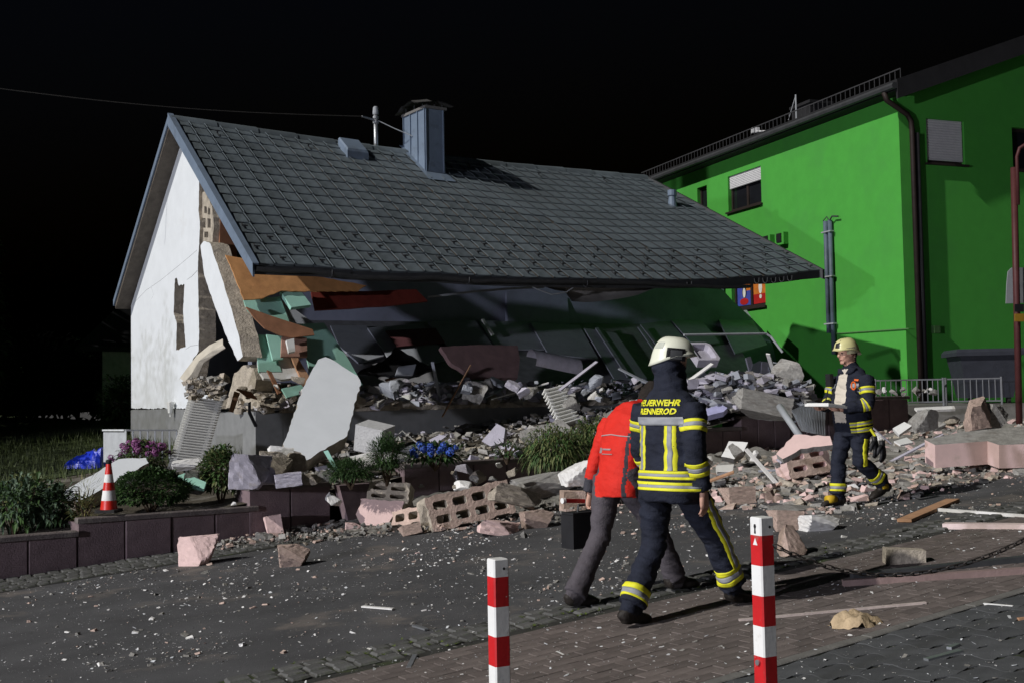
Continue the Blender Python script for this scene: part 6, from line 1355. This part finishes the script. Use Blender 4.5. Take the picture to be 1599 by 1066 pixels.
h.patch(p2, [(-.105, -.1, 1.15), (-.105, -.1, 1.11)], gm, (0, 1, 0), w=.04, pname='logo_print'); h.patch(p2, [(-.07, -.1, 1.14), (.03, -.1, 1.14)], gm, (0, 1, 0), w=.012, pname='logo_print'); h.patch(p2, [(-.07, -.1, 1.105), (.05, -.1, 1.105)], gm, (0, 1, 0), w=.006, pname='logo_print')
# tool case in the left hand
cc = h.P(-.36, -.10, .56); kR = frame(h.fwd, Z)
tc_ = thing('tool_case', cc - Z * .2, 'black tool case with red handle carried beside the grey trousers', 'case')
m = MB(); m.box(cc - Z * .05, (.34, .15, .25), kR); m.box(cc + Z * .085, (.335, .145, .015), kR); m.build('shell', black, tc_)
m = MB(); m.tube([cc + h.fwd * x + Z * z for x, z in ((-.07, .08), (-.06, .14), (.06, .14), (.07, .08))], .011, 8); m.build('handle', darktrim, tc_)
m = MB(); m.bar(cc - h.fwd * .17 + Z * .18 - h.right * .03, cc + h.fwd * .02 + Z * .165 - h.right * .03, .03, .03); m.build('red_lever', redp, tc_)
m = MB(); m.tube([cc - h.fwd * .19 + Z * .18 - h.right * .03, cc - h.fwd * .165 + Z * .18 - h.right * .03], .022, 10); m.build('lever_tip', whitep, tc_)
for x in (-.1, .1): m = MB(); m.box(cc + kR @ Vector((x, .08, .04)), (.035, .012, .05), kR); m.build('latch', galv, tc_)
# ---------------------------------------------------------------- firefighter with clipboard
fp = ground(1336, 790)
h = Human(fp, 180 + 62, 0.965)
p3 = thing('person', fp, 'firefighter with yellow helmet and open jacket walking left holding a white case', 'person')
R0, L0 = (.09, .17), (-.10, -.34)
zl_, zr_ = gl(h, *L0), gl(h, *R0)
leg(h, 'legR', (.10, .0, .93), (.10, .14, .50), (R0[0], R0[1], zr_ + .115), (R0[0] + .02, R0[1] + .2, zr_ + .035), 2, 3, 1.08)
leg(h, 'legL', (-.10, -.02, .93), (-.11, .02, .50), (L0[0], L0[1], zl_ + .22), (L0[0], L0[1] + .19, zl_ + .05), 2, 3, 1.08)
torso(h, [(0, -.01, .78, .205, .155), (0, -.01, .85, .225, .175), (0, .01, .95, .225, .175), (0, .02, 1.08, .222, .175), (0, .01, 1.2, .228, .165), (0, 0, 1.34, .235, .15), (0, -.005, 1.44, .22, .13), (0, 0, 1.5, .16, .10), (0, .01, 1.55, .08, .08), (0, .02, 1.6, .062, .068)], [(.93, 1), (1, 0)])
arm(h, 'armL', (-.235, .0, 1.41), (-.29, .04, 1.13), (-.13, .27, 1.08), 1, 1.1); arm(h, 'armR', (.235, 0, 1.41), (.28, .10, 1.13), (.10, .33, 1.10), 1, 1.1)
Rh, D = head(h, (0, .06, 1.70), 8, -8)
def rr(c, m_):
    if m_ == 1 and c.y > .075 and abs(c.x - .01) < .085 + max(0, (c.z - 1.25)) * -.12 and .93 < c.z < 1.52 and c.y < .24: return 4
    return m_
h.limb('hairback', [(*D((0, -.05, -.09)), .05, .045), (*D((0, -.055, -.03)), .07, .05), (*D((0, -.04, .02)), .078, .06)], [(1, 5)])
h.bake([skin, navy, navy, boot, shirt, hairm], wr=.013, seed=9, rules=rr)
ex = MB(); hand(h, ex, (-.115, .285, 1.075), (.75, .6, .05), (0, .1, 1), (0, 1, .2), 30, 1.0); hand(h, ex, (.095, .345, 1.095), (-.1, .9, -.1), (-.3, .2, 1), (-1, .2, .4), 30, 1.0)
h.finish(p3, ex); facedetail(h, D, p3); helmet(h, D, p3, helm2, 2)
zt3 = lambda z: (lambda rows: next((i + (z - rows[i]) / (rows[i + 1] - rows[i])) / (len(rows) - 1) for i in range(len(rows) - 1) if rows[i] <= z <= rows[i + 1]))([.78, .85, .95, 1.08, 1.2, 1.34, 1.44, 1.5, 1.55, 1.6])
for z in (.83, .90): h.stripe3(p3, 'torso', zt3(z), zt3(z + .05), a0=120, a1=310, lim=1.3)
for nm in ('armL', 'armR'): h.stripe3(p3, nm, .26, .36); h.stripe3(p3, nm, .60, .70)
h.stripe3(p3, 'legR', .78, .90); h.stripe3(p3, 'legL', .74, .86)
h.patch(p3, [(-.3, .0, .75), (-.3, .02, .6), (-.3, -.0, .45)], yel, (1, 0, 0), w=.06, off=.004)
h.patch(p3, [(-.12, .3, 1.335), (-.20, .3, 1.335)], silv, (0, -1, 0), w=.05, off=.005); h.patch(p3, [(.11, .3, 1.335), (.20, .3, 1.335)], silv, (0, -1, 0), w=.05, off=.005)
h.patch(p3, [(-.155, .3, 1.40), (-.205, .3, 1.395)], orangem, (0, -1, 0), w=.02, off=.008, pname='orange_tab')
m = MB(); c = h.P(-.205, .14, 1.335); m.tube([c + h.fwd * .03 * math.cos(t) * 0 + h.D(math.cos(t) * .03, .03, math.sin(t) * .04) for t in [2 * math.pi * k / 14 for k in range(15)]], .008, 6); m.build('orange_loop', orangem, p3)
m = MB(); m.box(h.P(.16, .175, 1.40), (.07, .05, .14), frame(h.right, Z)); m.tube([h.P(.17, .19, 1.30), h.P(.20, .22, 1.12)], .007, 6); m.build('radio', black, p3)
for sx in (-1, 1): m = MB(); m.loft([ringpts(h.P(sx * .06 + q * .02 * sx, .085 - q * .03, 1.47 + q * .06), h.right * .05, h.fwd * .035, 10) for q in (0, .5, 1)]); m.build('collar', navy, p3, smooth=True)
m = MB(); a_ = h.P(R0[0] + .005, R0[1] + .10, zr_ + .10); m.loft([ringpts(a_ + h.fwd * t, h.right * .05, Z * .045, 12) for t in (-.05, 0, .05)]); m.build('boot_tongue', bootY, p3, smooth=True)
m = MB(); a_ = h.P(L0[0] - .0, L0[1] + .03, zl_ + .19); m.loft([ringpts(a_ + h.fwd * t, h.right * .055, Z * .05, 12) for t in (-.04, 0, .04)]); m.build('boot_tongue', bootY, p3, smooth=True)
# white case held in both hands
cc = h.P(-.01, .40, 1.115); tR = frame(h.right, (Z + h.fwd * -.12 + h.right * -.10).normalized())
tb_ = thing('white_case', cc - Z * .02, 'flat white tablet case held in the hands of the farther firefighter', 'tablet'); m = MB(); m.box(cc, (.36, .26, .025), tR); m.build('case_body', whitep, tb_); m = MB(); m.box(cc + tR @ Vector((0, 0, .018)), (.33, .235, .01), tR); m.build('case_lid', enamel, tb_); m = MB(); m.box(cc + tR @ Vector((.19, 0, .0)), (.02, .08, .02), tR); m.build('clip', galv, tb_)
# gloves hanging from the belt
gl_ = thing('work_gloves', h.P(-.28, -.06, .55), 'black work gloves dangling from the belt of the farther firefighter', 'gloves')
for k in range(2): m = MB(); hand(h, m, (-.27 - .03 * k, -.05 - .08 * k, .74 - .05 * k), (-.1, -.1 + .1 * k, -1), (1, .3, 0), (0, 1, 0), 14, 1.25, 1.5); m.build('glove', black, gl_, smooth=True)
m = MB(); m.tube([h.P(-.24, -.02, .86), h.P(-.27, -.06, .78)], .014, 6); m.build('strap', yel, gl_)
